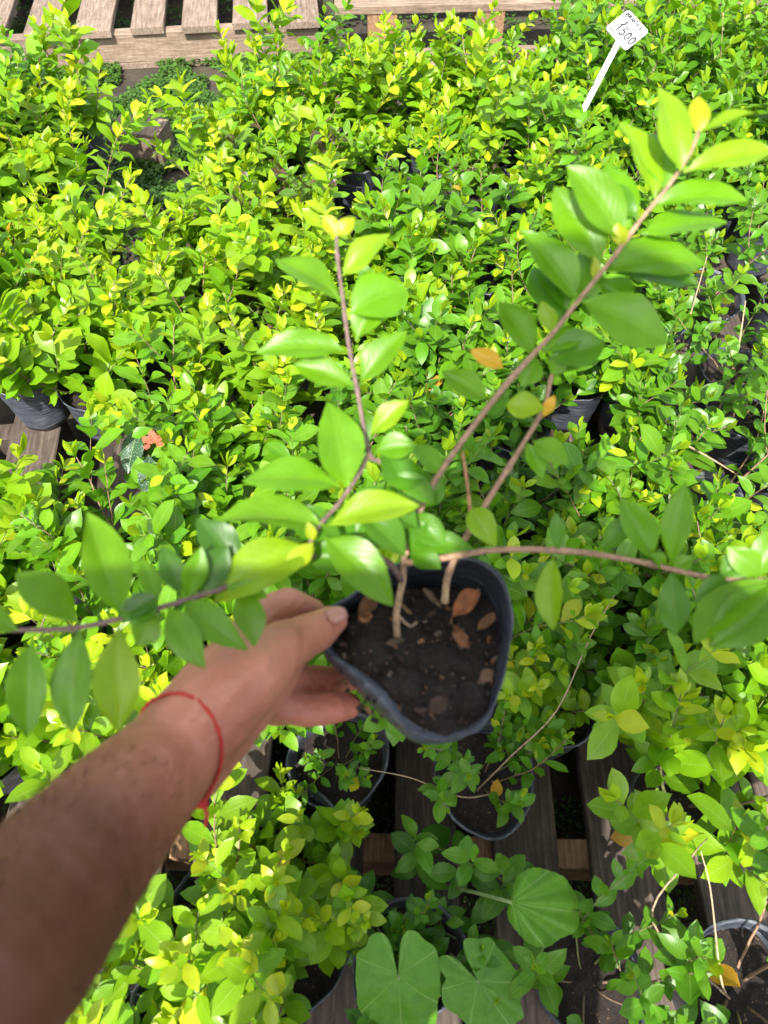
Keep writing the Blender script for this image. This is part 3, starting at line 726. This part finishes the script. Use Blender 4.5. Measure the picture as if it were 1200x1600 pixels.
def held_pot():
    n = 88; rim = closed([at(x, y, ZR) for (x, y) in RIM], n); c = at(660, 1015, ZR); m = MB(); vs = []; fs = []
    rows = [(-.108, .0, .70), (-.106, 0, .74), (-.085, .0, .82), (-.06, .35, .88), (-.04, .8, .95), (-.022, 1, .99), (-.008, .6, 1.0), (0, .15, 1.0), (0.0006, -.1, .99), (-.008, -.25, .975), (-.02, -.3, .96), (-.034, -.3, .94)]
    for i, (dz, bl, k) in enumerate(rows):
        for j in range(n):
            p = rim[j] - c; a = math.atan2(p.y, p.x)
            f = k; low = max(0, -dz / .108)
            q = p * f
            if i < 4:      # lower part tends to a circle
                q = q.lerp(Vector((cos(a), sin(a), 0)) * .046, min(1, low * .8))
            # outward bulge on the near left
            wgt = max(0, cos(a - R(-128))) ** 1.5
            out = p.normalized() * (.010 * bl * wgt)
            jag = (.003 * noise.noise(Vector((j * .45, 2, 0))) + .0016 * sin(j * 1.9)) * (.4 + .6 * wgt)
            zz = dz + (jag if 6 <= i <= 9 else 0) + (.010 * wgt if False else 0)
            wr = .0018 * noise.noise(Vector((p.x * 50, p.y * 50, dz * 260)))
            vs.append(c + q + out + p.normalized() * wr + (AXD * -zz) - HO)
    for i in range(len(rows) - 1):
        for j in range(n):
            k = (j + 1) % n; fs.append((i * n + j, i * n + k, (i + 1) * n + k, (i + 1) * n + j))
    fs.append(tuple(range(n))[::-1]); m.add(vs, fs); m.build('pot', M_plastic, held)
    s = MB(); K = 26; vs = [c + Vector((0, 0, -.017)) - HO]; fs = []
    for i in range(1, K + 1):
        for j in range(n):
            p = (rim[j] - c) * (.965 * i / K); x, y = p.x, p.y
            z = -.021 - .016 * (y / .055) - .006 * (x / .055) + .007 * noise.noise(Vector((x * 45, y * 45, 7))) + .004 * noise.noise(Vector((x * 110, y * 110, 7))) + .0018 * noise.noise(Vector((x * 350, y * 350, 7)))
            # rounded clods pressed into the surface
            for (ux, uy, rr, hh) in CL:
                dd = math.hypot(x - ux, y - uy) / rr
                if dd < 1: z += hh * 1.5 * math.sqrt(1 - dd * dd)
            vs.append(c + Vector((x, y, z)) - HO)
    for j in range(n): fs.append((0, 1 + j, 1 + (j + 1) % n))
    for i in range(K - 1):
        for j in range(n):
            k = (j + 1) % n; fs.append((1 + i * n + j, 1 + (i + 1) * n + j, 1 + (i + 1) * n + k, 1 + i * n + k))
    s.add(vs, fs); s.build('soil', M_soil, held)
CC = at(660, 1015, ZR)
CL = [((at(x, y, ZR - .02) - CC).x, (at(x, y, ZR - .02) - CC).y, r, h) for (x, y, r, h) in [(575, 1030, .013, .007), (625, 1075, .013, .006), (685, 1030, .014, .005), (735, 1100, .012, .006), (690, 1105, .011, .005), (640, 960, .012, .004), (745, 965, .013, .005), (600, 960, .012, .004), (690, 1070, .010, .004), (740, 1040, .010, .004), (560, 985, .01, .004)]]
held_pot()
# crumbs of bark in the held pot (countless litter)
cr = MB(); r3 = random.Random(8)
for _ in range(260):
    a = r3.uniform(0, 6.28); q = .052 * math.sqrt(r3.random()); p = CC + Vector((cos(a) * q, sin(a) * q, -.016 + r3.uniform(-.003, .003))) - HO
    p.z -= .016 * sin(a) * q / .055 + .006 * cos(a) * q / .055 + .003; s = r3.uniform(.0007, .0024); cr.cur = r3.choice([(.02, .014, .012), (.05, .03, .022), (.03, .02, .016), (.16, .08, .04), (.1, .075, .06)])
    M = Matrix.Translation(p) @ Matrix.Rotation(r3.uniform(0, 6), 4, Vector((r3.random(), r3.random(), 1)).normalized())
    cr.box(-s, s, -s * .6, s * .6, -s * .4, s * .4, M)
tag(cr.build('soil_crumbs', M_dry, held, False), kind='stuff')

# dry leaves on its soil
def dry(px0, py0, px1, py1, w, c, lab, dz=.006, curl=-.3, fold=.7):
    b0 = at(px0, py0, ZR - .013); t0 = at(px1, py1, ZR - .010)
    for q in (b0, t0): q.z -= .016 * (q.y - CC.y) / .055 + .004 * (q.x - CC.x) / .055 - .002
    m = MB(); o = b0.copy()
    m.leaf(Vector((0, 0, dz)), t0 - b0, UP + Vector((rnd.uniform(-.4, .4), -.3, 0)), (t0 - b0).length * 1.05, w, fold, curl, nv=10, nu=3, color=(c[0] * .75, c[1] * .72, c[2] * .5), rough=.10, twist=rnd.uniform(-.6, .6))
    ob = m.build('dry_leaf', M_dry); ob.location = o
    tag(ob, lab, 'dry leaf', 'dry leaves on the soil of the held pot')
dry(705, 965, 742, 922, .016, (.26, .10, .055), 'largest russet dry leaf on the soil right of the second stem')
dry(708, 978, 735, 1028, .010, (.24, .11, .07), 'long narrow russet dry leaf below the largest one on the soil')
dry(560, 975, 585, 935, .014, (.13, .065, .04), 'brown curled dry leaf on the soil next to the thumb tip')
dry(566, 960, 578, 985, .011, (.28, .12, .06), 'small orange-brown dry leaf in front of the curled one by the thumb')
dry(690, 945, 668, 915, .006, (.13, .09, .075), 'thin grey-brown dry leaf leaning on the second stem')
dry(745, 985, 768, 958, .009, (.15, .08, .05), 'small brown curled dry leaf near the right rim of the held pot')
dry(745, 1075, 764, 1060, .010, (.15, .09, .08), 'greyish square dry leaf scrap near the right rim')
dry(665, 1135, 690, 1110, .012, (.07, .045, .045), 'dark purple dry leaf near the bottom rim of the held pot')
dry(600, 1015, 630, 1008, .007, (.11, .085, .075), 'grey curled leaf scrap at the foot of the thick stem', fold=.9)
dry(645, 960, 626, 945, .004, (.2, .13, .08), 'tiny tan leaf scrap right of the thick stem')

# stems of the held plant : photograph pixel + distance
def hp(l): return [P(*q) - HO for q in l]
STC = (.27, .17, .11); STD = (.15, .10, .09)
def hstem(l, r0, r1, c, name='stem'):
    m = MB(); pts = curve(hp(l), 40); n = len(pts); m.cur = c
    rad = [r0 + (r1 - r0) * i / (n - 1) + (.0004 if i % 7 == 0 else 0) for i in range(n)]
    m.tube(pts, rad, 9); nv = len(m.v); m.c = [lerp((.50, .36, .20), c, min(1, (i / nv) * 4.5)) if r0 > .002 and name == 'stem' else c for i in range(nv)]; return m.build(name, M_stem, held)
hstem([(622, 1003, .507), (619, 960, .49), (630, 905, .475), (632, 870, .47), (655, 800, .46), (680, 750, .455), (735, 672, .45), (800, 590, .445), (860, 525, .44), (905, 468, .435), (960, 400, .43), (1000, 345, .43), (1045, 290, .425), (1078, 240, .42), (1092, 205, .42)], .0023, .0009, STC)
hstem([(632, 880, .47), (680, 874, .465), (780, 859, .46), (900, 862, .455), (1000, 878, .45), (1060, 892, .445), (1130, 905, .44), (1240, 905, .43)], .0022, .0012, STC, 'branch')
hstem([(628, 905, .475), (600, 875, .46), (530, 862, .44), (450, 880, .42), (380, 908, .405), (290, 938, .395), (190, 966, .39), (110, 982, .385), (0, 985, .38)], .0021, .0012, STD, 'branch')
hstem([(695, 940, .503), (700, 900, .49), (722, 850, .475), (770, 770, .465), (820, 690, .46), (850, 635, .455), (862, 585, .45)], .0024, .0011, STC)
hstem([(655, 800, .46), (633, 752, .455), (595, 722, .45), (577, 708, .448), (560, 620, .446), (545, 540, .445), (536, 470, .443), (527, 400, .44), (526, 362, .438)], .0016, .0009, STD, 'branch')
hstem([(577, 708, .448), (555, 750, .435), (528, 788, .425), (500, 820, .415), (484, 848, .41)], .0014, .001, STD, 'branch')
hstem([(735, 800, .46), (728, 740, .455), (722, 705, .455)], .0011, .0008, (.3, .16, .08), 'branch')
hstem([(622, 962, .492), (640, 978, .498), (652, 972, .503)], .0011, .0006, (.28, .2, .13), 'branch')

g_ = (.125, .30, .007); d_ = (.075, .22, .008); y_ = (.22, .38, .008); Y_ = (.32, .40, .01); o_ = (.6, .36, .03); b_ = (.055, .16, .018)
HL = [  # base x,y,d  tip x,y,d  width px  colour  roll  fold curl
 (1062,268,.42, 1038,143,.41, 66, y_, .3), (1088,212,.42, 1094,152,.42, 34, Y_, .2), (1086,212,.42, 1178,172,.41, 34, y_, -.5), (1068,268,.42, 1205,232,.41, 62, y_, -.3),
 (1022,312,.43, 985,192,.43, 62, y_, .6), (1040,300,.43, 1012,205,.44, 66, g_, .1), (1020,322,.43, 1155,300,.42, 62, g_, -.4), (1000,365,.43, 1130,342,.43, 62, g_, -.4),
 (972,378,.43, 898,262,.42, 82, g_, .3), (975,365,.435, 955,262,.44, 66, g_, .2), (940,412,.435, 876,295,.43, 80, g_, .2), (935,424,.435, 1088,398,.43, 78, g_, -.4),
 (945,418,.44, 1085,440,.44, 62, d_, -.2), (972,388,.43, 966,350,.425, 26, Y_, 0), (932,442,.435, 930,404,.43, 18, Y_, 0),
 (902,472,.435, 824,362,.43, 74, g_, .3), (910,480,.44, 915,395,.44, 56, g_, .4), (905,470,.435, 1040,526,.43, 80, g_, -.3), (880,510,.445, 835,420,.45, 70, d_, .2),
 (864,522,.44, 850,476,.435, 30, y_, .1), (838,560,.445, 784,474,.44, 62, g_, .3), (858,560,.445, 942,536,.44, 66, d_, -.2), (868,582,.45, 905,540,.45, 54, d_, 0),
 (846,552,.445, 912,518,.445, 46, g_, -.2), (812,606,.45, 838,562,.45, 50, g_, .2), (786,576,.445, 744,548,.44, 32, o_, .1), (757,626,.45, 698,580,.445, 50, g_, .3),
 (788,634,.45, 844,636,.445, 46, y_, 0), (848,652,.455, 866,620,.45, 18, o_, 0), (832,688,.455, 886,722,.45, 46, g_, -.2), (800,612,.45, 762,642,.455, 32, d_, .2),
 (822,690,.458, 846,740,.455, 30, g_, 0), (862,588,.45, 880,555,.445, 30, g_, 0),
 (527,372,.438, 508,336,.435, 26, Y_, .1), (528,370,.438, 550,342,.435, 26, Y_, -.1), (535,432,.44, 602,366,.435, 52, y_, -.2), (532,470,.442, 448,404,.435, 58, g_, .4),
 (545,492,.443, 622,448,.44, 86, g_, -.3), (556,532,.445, 592,462,.445, 56, g_, -.2), (540,550,.445, 412,540,.44, 60, g_, .4), (561,600,.446, 626,520,.44, 52, g_, -.2),
 (555,606,.446, 468,566,.44, 50, g_, .3), (577,682,.447, 632,628,.44, 44, y_, -.2), (578,692,.448, 560,640,.45, 36, d_, .1),
 (540,762,.43, 520,642,.42, 80, g_, .2), (530,760,.43, 402,738,.42, 66, g_, .4), (585,706,.445, 645,694,.44, 50, g_, -.2), (590,742,.45, 664,745,.45, 58, d_, -.1), (618,738,.45, 674,778,.45, 40, d_, 0),
 (508,824,.415, 362,800,.405, 84, g_, .4), (508,822,.412, 636,782,.405, 64, y_, -.4), (492,858,.41, 350,918,.395, 98, y_, .3), (505,838,.412, 602,922,.40, 78, g_, -.2),
 (490,848,.408, 452,888,.40, 34, Y_, 0), (490,845,.408, 482,818,.405, 20, Y_, 0), (560,800,.43, 628,856,.43, 66, d_, -.2), (572,775,.44, 650,822,.44, 60, d_, -.1), (545,800,.43, 610,770,.44, 50, d_, -.2),
 (600,760,.45, 560,820,.44, 60, d_, .2), (640,770,.455, 600,700,.445, 56, d_, .1), (610,800,.455, 560,850,.445, 60, g_, -.2), (640,800,.46, 690,850,.455, 50, d_, .1), (690,740,.455, 650,700,.45, 44, g_, .2), (560,860,.45, 500,800,.44, 60, d_, .1), (930,440,.44, 990,470,.445, 56, d_, 0), (885,490,.44, 860,410,.445, 56, d_, .2), (1000,340,.43, 930,300,.44, 60, d_, .1),
 (470,870,.43, 570,868,.43, 60, d_, .2), (440,800,.42, 520,830,.42, 56, d_, .1), (640,862,.465, 662,818,.455, 44, d_, 0), (640,862,.465, 682,884,.455, 40, d_, 0), (652,850,.463, 728,852,.455, 42, d_, -.2),
 (622,862,.463, 598,826,.455, 40, g_, 0), (630,850,.463, 625,800,.455, 44, d_, 0), (735,792,.46, 768,842,.45, 48, y_, .1), (665,792,.46, 690,752,.455, 34, d_, 0),
 (866,868,.455, 858,974,.445, 46, y_, .5), (872,862,.455, 870,808,.45, 26, d_, .1), (938,862,.455, 990,812,.445, 44, d_, -.3), (1022,876,.45, 975,782,.44, 56, g_, .3), (1048,882,.448, 1066,768,.44, 50, g_, -.2),
 (1050,888,.447, 1055,988,.44, 48, d_, .1), (1040,885,.45, 1018,868,.445, 30, g_, 0), (1045,892,.45, 1080,872,.445, 32, g_, 0), (1125,900,.44, 1165,872,.435, 44, d_, 0), (1150,905,.44, 1092,935,.435, 46, d_, 0),
 (1205,905,.43, 1092,992,.42, 84, g_, .3), (1235,905,.43, 1120,1005,.42, 80, g_, -.2), (1180,905,.435, 1215,830,.43, 50, g_, 0), (1190,900,.435, 1150,862,.43, 44, g_, 0),
 (188,964,.388, 142,810,.38, 78, g_, .3), (186,978,.388, 180,1130,.375, 76, y_, .1), (126,984,.385, 106,1134,.375, 64, g_, .3), (52,1000,.38, 36,1142,.37, 64, g_, .2),
 (124,974,.386, 32,896,.38, 70, g_, .3), (30,986,.38, -50,955,.375, 50, g_, .2), (262,948,.392, 312,1034,.375, 54, g_, .2), (288,940,.394, 368,1002,.378, 56, g_, .1), (384,922,.4, 392,994,.385, 52, g_, .1),
 (372,886,.41, 316,814,.41, 62, b_, .2), (300,930,.398, 352,858,.40, 56, b_, .1), (292,934,.395, 312,866,.388, 38, g_, .2), (282,930,.395, 258,862,.395, 40, b_, .1), (244,944,.392, 226,880,.39, 34, g_, .3),
 (250,950,.392, 192,952,.385, 50, d_, .1), (246,958,.392, 216,1000,.385, 50, g_, .1), (352,915,.40, 412,930,.395, 34, g_, 0), (188,964,.388, 240,935,.385, 40, b_, 0),
]
r4 = random.Random(4)
for (bx, by, bd, tx, ty, td, w, c, roll) in HL:
    b0 = P(bx, by, bd) - HO; t0 = P(tx, ty, td) - HO; ax = (t0 - b0)
    view = (CP - (b0 + HO)).normalized(); nr = (view * .8 + UP * .5)
    nr = (nr - ax.normalized() * nr.dot(ax.normalized())).normalized(); nr = Matrix.Rotation(roll * 1.2, 3, ax.normalized()) @ nr
    m = MB(); W = w * bd / FPX * 1.05 / max(.6, cos(roll * 1.0)); cc = vary(c, r4, .1)
    cu = r4.uniform(.12, .45)
    m.leaf(b0, ax + nr * ax.length * cu * .6, nr, ax.length * (1.04 + cu * .2), W * .97, fold=r4.uniform(.25, .6), curl=cu, nv=16, nu=4, color=cc, rough=.018, serr=.02, twist=r4.uniform(-.45, .45), shape=r4.uniform(.95, 1.2), pet=.05, pw=.82)
    m.build('leaf', M_leafbig, held)

# ------------------------------------------------------------------ the person holding it
def blobs_to_mesh(name, chains, voxel, smooth=6):
    bm = bmesh.new()
    for ch in chains:
        for a, b2 in zip(ch[:-1], ch[1:]):
            (p, ra), (q, rb) = a, b2; dd = q - p; n = max(2, int(dd.length / (min(ra, rb) * .35)) + 1)
            for i in range(n + 1):
                t = i / n; rr = ra + (rb - ra) * t
                bmesh.ops.create_icosphere(bm, subdivisions=2 if rr < .05 else 3, radius=rr, matrix=Matrix.Translation(p.lerp(q, t)))
    me = bpy.data.meshes.new(name); bm.to_mesh(me); bm.free()
    o = bpy.data.objects.new(name, me); col.objects.link(o)
    md = o.modifiers.new('r', 'REMESH'); md.mode = 'VOXEL'; md.voxel_size = voxel
    sm = o.modifiers.new('s', 'SMOOTH'); sm.factor = .6; sm.iterations = smooth
    dg = bpy.context.evaluated_depsgraph_get(); ev = o.evaluated_get(dg); me2 = bpy.data.meshes.new_from_object(ev)
    o.modifiers.clear(); o.data = me2; me2.name = name
    me2.polygons.foreach_set('use_smooth', [True] * len(me2.polygons))
    return o
def A(px_, py_, d, rpx): return (P(px_, py_, d), rpx * d / FPX)
wr = A(266, 1180, .415, 80)
chains = [
  [(Vector((-.17, -.30, 1.33)), .055), (Vector((-.17, -.17, 1.09)), .046), A(-75, 1590, .235, 158), A(20, 1470, .28, 150), A(105, 1360, .32, 128), A(190, 1262, .365, 104), wr],
  [A(120, 1330, .34, 110), A(280, 1165, .425, 78)],
  # metacarpals, radial to ulnar
  [wr, A(330, 1085, .43, 62), A(385, 1000, .445, 36)], [wr, A(335, 1100, .445, 62), A(392, 1025, .465, 36)],
  [wr, A(340, 1110, .46, 56), A(395, 1060, .485, 36)], [A(285, 1195, .43, 64), A(345, 1135, .475, 48), A(392, 1090, .505, 34)],
  # ball of the thumb, thumb
  [wr, A(325, 1120, .415, 72), A(385, 1060, .42, 64), A(432, 1018, .435, 47), A(470, 998, .455, 37), A(497, 985, .470, 33), A(520, 969, .482, 25)],
  [A(300, 1200, .43, 56), A(360, 1130, .435, 50), A(420, 1070, .445, 40), A(440, 1030, .445, 38)],
  # index
  [A(385, 992, .465, 32), A(415, 956, .485, 27), A(450, 943, .50, 27), A(486, 958, .518, 25), A(508, 985, .54, 22)],
  # middle, ring, little
  [A(392, 1025, .465, 34), A(430, 1052, .49, 30), A(470, 1064, .51, 27), A(520, 1064, .528, 25), A(548, 1060, .538, 21)],
  [A(395, 1060, .485, 34), A(425, 1096, .485, 31), A(475, 1110, .49, 28), A(520, 1106, .50, 27), A(545, 1102, .508, 22)],
  [A(392, 1090, .505, 32), A(430, 1110, .53, 26), A(480, 1105, .55, 23), A(525, 1095, .56, 19)],
]
# rest of the photographer behind the camera: shoulders, trunk, head, legs, right arm to the phone
V = Vector
SL = V((-.25, -.30, 1.48)); SR = V((.20, -.30, 1.45))
chains[0][0] = (SL, .06); chains[0][1] = (V((-.21, -.16, 1.16)), .046)
chains += [[(SL, .072), (V((-.02, -.31, 1.47)), .08), (SR, .06)], [(V((-.17, -.31, 1.40)), .085), (V((.12, -.31, 1.40)), .085)],
  [(V((-.12, -.32, 1.40)), .11), (V((-.11, -.32, 1.15)), .10), (V((-.10, -.31, .95)), .105)], [(V((.08, -.32, 1.40)), .11), (V((.07, -.32, 1.15)), .10), (V((.06, -.31, .95)), .105)], [(V((-.02, -.32, 1.38)), .11), (V((-.02, -.31, .95)), .10)],
  [(V((-.02, -.31, 1.49)), .055), (V((-.02, -.27, 1.60)), .055)], [(V((-.02, -.24, 1.65)), .075), (V((-.02, -.27, 1.71)), .092)], [(V((-.02, -.20, 1.62)), .045), (V((-.02, -.24, 1.67)), .07)], [(V((-.02, -.165, 1.655)), .014), (V((-.02, -.19, 1.68)), .012)],
  [(V((-.11, -.31, .93)), .088), (V((-.12, -.30, .52)), .058), (V((-.12, -.33, .10)), .038), (V((-.12, -.31, .05)), .04), (V((-.13, -.20, .035)), .03)],
  [(V((.07, -.31, .93)), .088), (V((.09, -.30, .52)), .058), (V((.09, -.33, .10)), .038), (V((.09, -.31, .05)), .04), (V((.10, -.20, .035)), .03)],
  [(SR, .06), (V((.25, -.26, 1.18)), .043), (V((.16, -.10, 1.20)), .032), (V((.11, -.05, 1.22)), .026), (V((.09, -.035, 1.235)), .022)]]
body = blobs_to_mesh('person', chains, .0026, 5)
def polydist(p, L):
    best = 9; tt = 0; acc = 0
    for a, b2 in zip(L[:-1], L[1:]):
        d = b2 - a; q = max(0, min(1, (p - a).dot(d) / d.length_squared)); e = (p - a - d * q).length
        if e < best: best = e; tt = acc + q * d.length
        acc += d.length
    return best, tt
def hand_detail():
    me = body.data; bm = bmesh.new(); bm.from_mesh(me); c = P(400, 1050, .46)
    ed = [e for e in bm.edges if (e.verts[0].co - c).length < .115 and (e.verts[1].co - c).length < .115]
    bmesh.ops.subdivide_edges(bm, edges=ed, cuts=1, use_grid_fill=True)
    reg = [v for v in bm.verts if (v.co - c).length < .12]
    for _ in range(2): bmesh.ops.smooth_vert(bm, verts=reg, factor=.5, use_axis_x=True, use_axis_y=True, use_axis_z=True)
    bm.normal_update()
    # creases (centre px, distance, axis px->px, radius of effect, spacing)
    cre = [(P(468, 975, .44), P(500, 985, .47) - P(440, 1020, .435), .016, .0028, .0013), (P(455, 940, .46), P(490, 960, .485) - P(420, 955, .46), .012, .0030, .0014),
           (P(492, 1108, .475), P(520, 1106, .50) - P(475, 1110, .49), .006, .006, .0011), (P(480, 1062, .49), P(520, 1064, .52) - P(470, 1064, .51), .006, .006, .0009)]
    veins = [[P(225, 1175, .37), P(290, 1120, .39), P(345, 1050, .41), P(385, 985, .42)], [P(290, 1120, .39), P(330, 1100, .385), P(375, 1045, .395)], [P(60, 1380, .23), P(140, 1290, .29), P(225, 1175, .37)], [P(345, 1050, .41), P(355, 1000, .42)]]
    tend = [[P(255, 1190, .37), P(330, 1110, .38), P(400, 1040, .40), P(455, 995, .43)]]
    for v in bm.verts:
        if (v.co - P(250, 1200, .4)).length > .22: continue
        p = v.co; n = v.normal; h = 0
        for (cc, ax, rr, sp, am) in cre:
            d = p - cc; L = d.length
            if L < rr:
                t = d.dot(ax.normalized()); h -= am * (1 - L / rr) * max(0, cos(2 * pi * (t + .0004 * sin(p.x * 900)) / sp)) ** 2
        for L in veins:
            d, t = polydist(p, L); h += .0010 * math.exp(-(d / .011) ** 4) * math.exp(-((d % .05) / .0105) ** 8) * 0 + .0009 * math.exp(-(d / .0045) ** 2)
        for L in tend:
            d, t = polydist(p, L); h += .0018 * math.exp(-(d / .0065) ** 2)
        h += .00055 * noise.noise(p * 110) + .0004 * noise.noise(p * 330)
        v.co = p + n * h
    bm.to_mesh(me); bm.free(); me.polygons.foreach_set('use_smooth', [True] * len(me.polygons))
hand_detail()
body.data.materials.clear(); body.data.materials.append(M_skin)
ca = body.data.color_attributes.new('tint', 'FLOAT_COLOR', 'POINT')
# brown forearm darkened with the body's shade put into its tint; pinker on palm side and fingertips
hand_c = P(420, 1040, .46); tip = P(540, 1104, .508); arm_c = P(60, 1420, .29)
fl = []
for v in body.data.vertices:
    t = min(1, max(0, ((v.co - hand_c).length - .07) / .09)); c = lerp((1.12, 1.02, .9), (.38, .29, .25), t)
    q = max(0, 1 - (v.co - tip).length / .05); c = lerp(c, (1.3, .95, .95), q)
    fl += [c[0], c[1], c[2], 1]
ca.data.foreach_set('color', fl)
tag(body, 'bare left hand and forearm with red cord bracelet, gripping the held pot', 'person')
# thumb nail
def nail():
    m = MB(); c = P(526, 957, .466); ax = (P(540, 966, .48) - P(497, 985, .47)).normalized(); nr = (CP - c).normalized() + CU * .9 + CR * .3; nr.normalize()
    sd_ = ax.cross(nr).normalized(); nr = sd_.cross(ax)
    vs = []; fs = []; K = 8
    for i in range(K + 1):
        for j in range(K + 1):
            u = (j / K - .5) * 2; v = (i / K - .5) * 2; w = .0058 * math.sqrt(max(0, 1 - (abs(v) ** 3) * .55))
            vs.append(c + ax * (v * .0065) + sd_ * (u * w) + nr * (.001 - .0028 * u * u - .0016 * v * v))
    for i in range(K):
        for j in range(K): a = i * (K + 1) + j; fs.append((a, a + 1, a + K + 2, a + K + 1))
    m.add(vs, fs); o = m.build('thumb_nail', M_nail, body)
    md = o.modifiers.new('t', 'SOLIDIFY'); md.thickness = .0006
nail()
# cord bracelet: a ring hugging the wrist, found by casting rays on to the skin
from mathutils.bvhtree import BVHTree
bvh = BVHTree.FromPolygons([v.co.copy() for v in body.data.vertices], [tuple(p.vertices) for p in body.data.polygons])
def bracelet():
    c = P(262, 1180, .425); ax = (P(340, 1090, .44) - P(180, 1275, .365)).normalized()
    ax = (ax + CF * .25 + CR * .35).normalized()
    e1 = ax.orthogonal().normalized(); e2 = ax.cross(e1); pts = []
    for k in range(64):
        a = 2 * pi * k / 64; d = e1 * cos(a) + e2 * sin(a)
        h = bvh.ray_cast(c + d * .08, -d)
        rr = (h[0] - c).length if h[0] else .035
        pts.append(rr)
    pts = [sum(pts[(k + j) % 64] for j in (-2, -1, 0, 1, 2)) / 5 for k in range(64)]
    ring = [c + (e1 * cos(2 * pi * k / 64) + e2 * sin(2 * pi * k / 64)) * (pts[k] + .0012) for k in range(64)]
    m = MB(); ring2 = ring + ring[:2]
    for ph in (0, pi):
        q = []
        for k, p in enumerate(ring2):
            rad = (p - c).normalized(); q.append(p + rad * (.0005 * sin(k * 1.6 + ph)) + ax * (.0005 * cos(k * 1.6 + ph)))
        m.tube(q, .0007, 6, cap=False)
    # knot and loose ends, at the lower side
    kn = min(ring, key=lambda p: (pix(p)[0] - 312) ** 2 + (pix(p)[1] - 1250) ** 2)
    for i in range(3):
        m.tube([kn + V((.0025 * cos(t * 1.1 + i * 2), .0025 * sin(t * 1.1 + i), .003 * sin(t * .8 + i))) for t in range(7)], .0011, 6)
    dr = (P(318, 1285, .40) - P(312, 1250, .40))
    m.tube([kn, kn + dr * .5 + CR * .002, kn + dr * 1.1], .0011, 6); m.tube([kn, kn + dr * .3 - CR * .005, kn + dr * .45 - CR * .009], .0011, 6)
    m.build('bracelet', M_red, body)
bracelet()
def arm_hair():
    m = MB(); r = random.Random(3); a = P(-40, 1540, .25); b2 = wr[0]; ax = (b2 - a).normalized(); m.cur = (.24, .13, .09)
    for _ in range(1600):
        t = r.random() * .72; c = a.lerp(b2, t); d = Vector((r.gauss(0, 1), r.gauss(0, 1), r.gauss(0, 1))); d = (d - ax * d.dot(ax)).normalized()
        if d.dot(CR * -1 + CU * .6) < -.3 and r.random() < .7: continue
        h = bvh.ray_cast(c + d * .1, -d)
        if not h[0]: continue
        n = h[1]; l = r.uniform(.003, .006); sd_ = (ax * .8 + n * .55 + d.cross(ax) * r.gauss(0, .35)).normalized(); w = n.cross(sd_).normalized() * .00002
        p = h[0]; m.add([p - w, p + w, p + sd_ * l * .5 + n * l * .1 + w * .7, p + sd_ * l, p + sd_ * l * .5 + n * l * .1 - w * .7], [(0, 1, 2, 3, 4)])
    tag(m.build('arm_hair', M_dry, body), kind='stuff')
arm_hair()
# clothes: shells over the body
def shell(name, mat, test, off):
    me = body.data; keep = [p for p in me.polygons if test(p.center)]; idx = {}; vs = []; fs = []
    for p in keep:
        f = []
        for i in p.vertices:
            if i not in idx: idx[i] = len(vs); vs.append(me.vertices[i].co + me.vertices[i].normal * off)
            f.append(idx[i])
        fs.append(f)
    m = MB(); m.add(vs, fs); m.build(name, mat, body)
shell('shirt', M_shirt, lambda c: c.z > .92 and c.z < 1.53 and c.y < -.17 and not (c.z > 1.49 and abs(c.x + .02) < .055), .006)
shell('trousers', M_trs, lambda c: .06 < c.z <= .95 and c.y < -.1, .007)
shell('shoes', M_phone, lambda c: c.z < .075, .004)
shell('hair', M_hair, lambda c: c.z > 1.73 or (c.z > 1.62 and c.y < -.29), .008)
ph = MB(); Mp = Matrix.Translation(CP - CF * .014) @ cam.rotation_euler.to_matrix().to_4x4()
ph.box(-.012, .064, -.12, .04, -.0, .008, Mp)
tag(ph.build('phone', M_phone, None, False), 'dark phone held in the right hand at the viewpoint', 'phone')
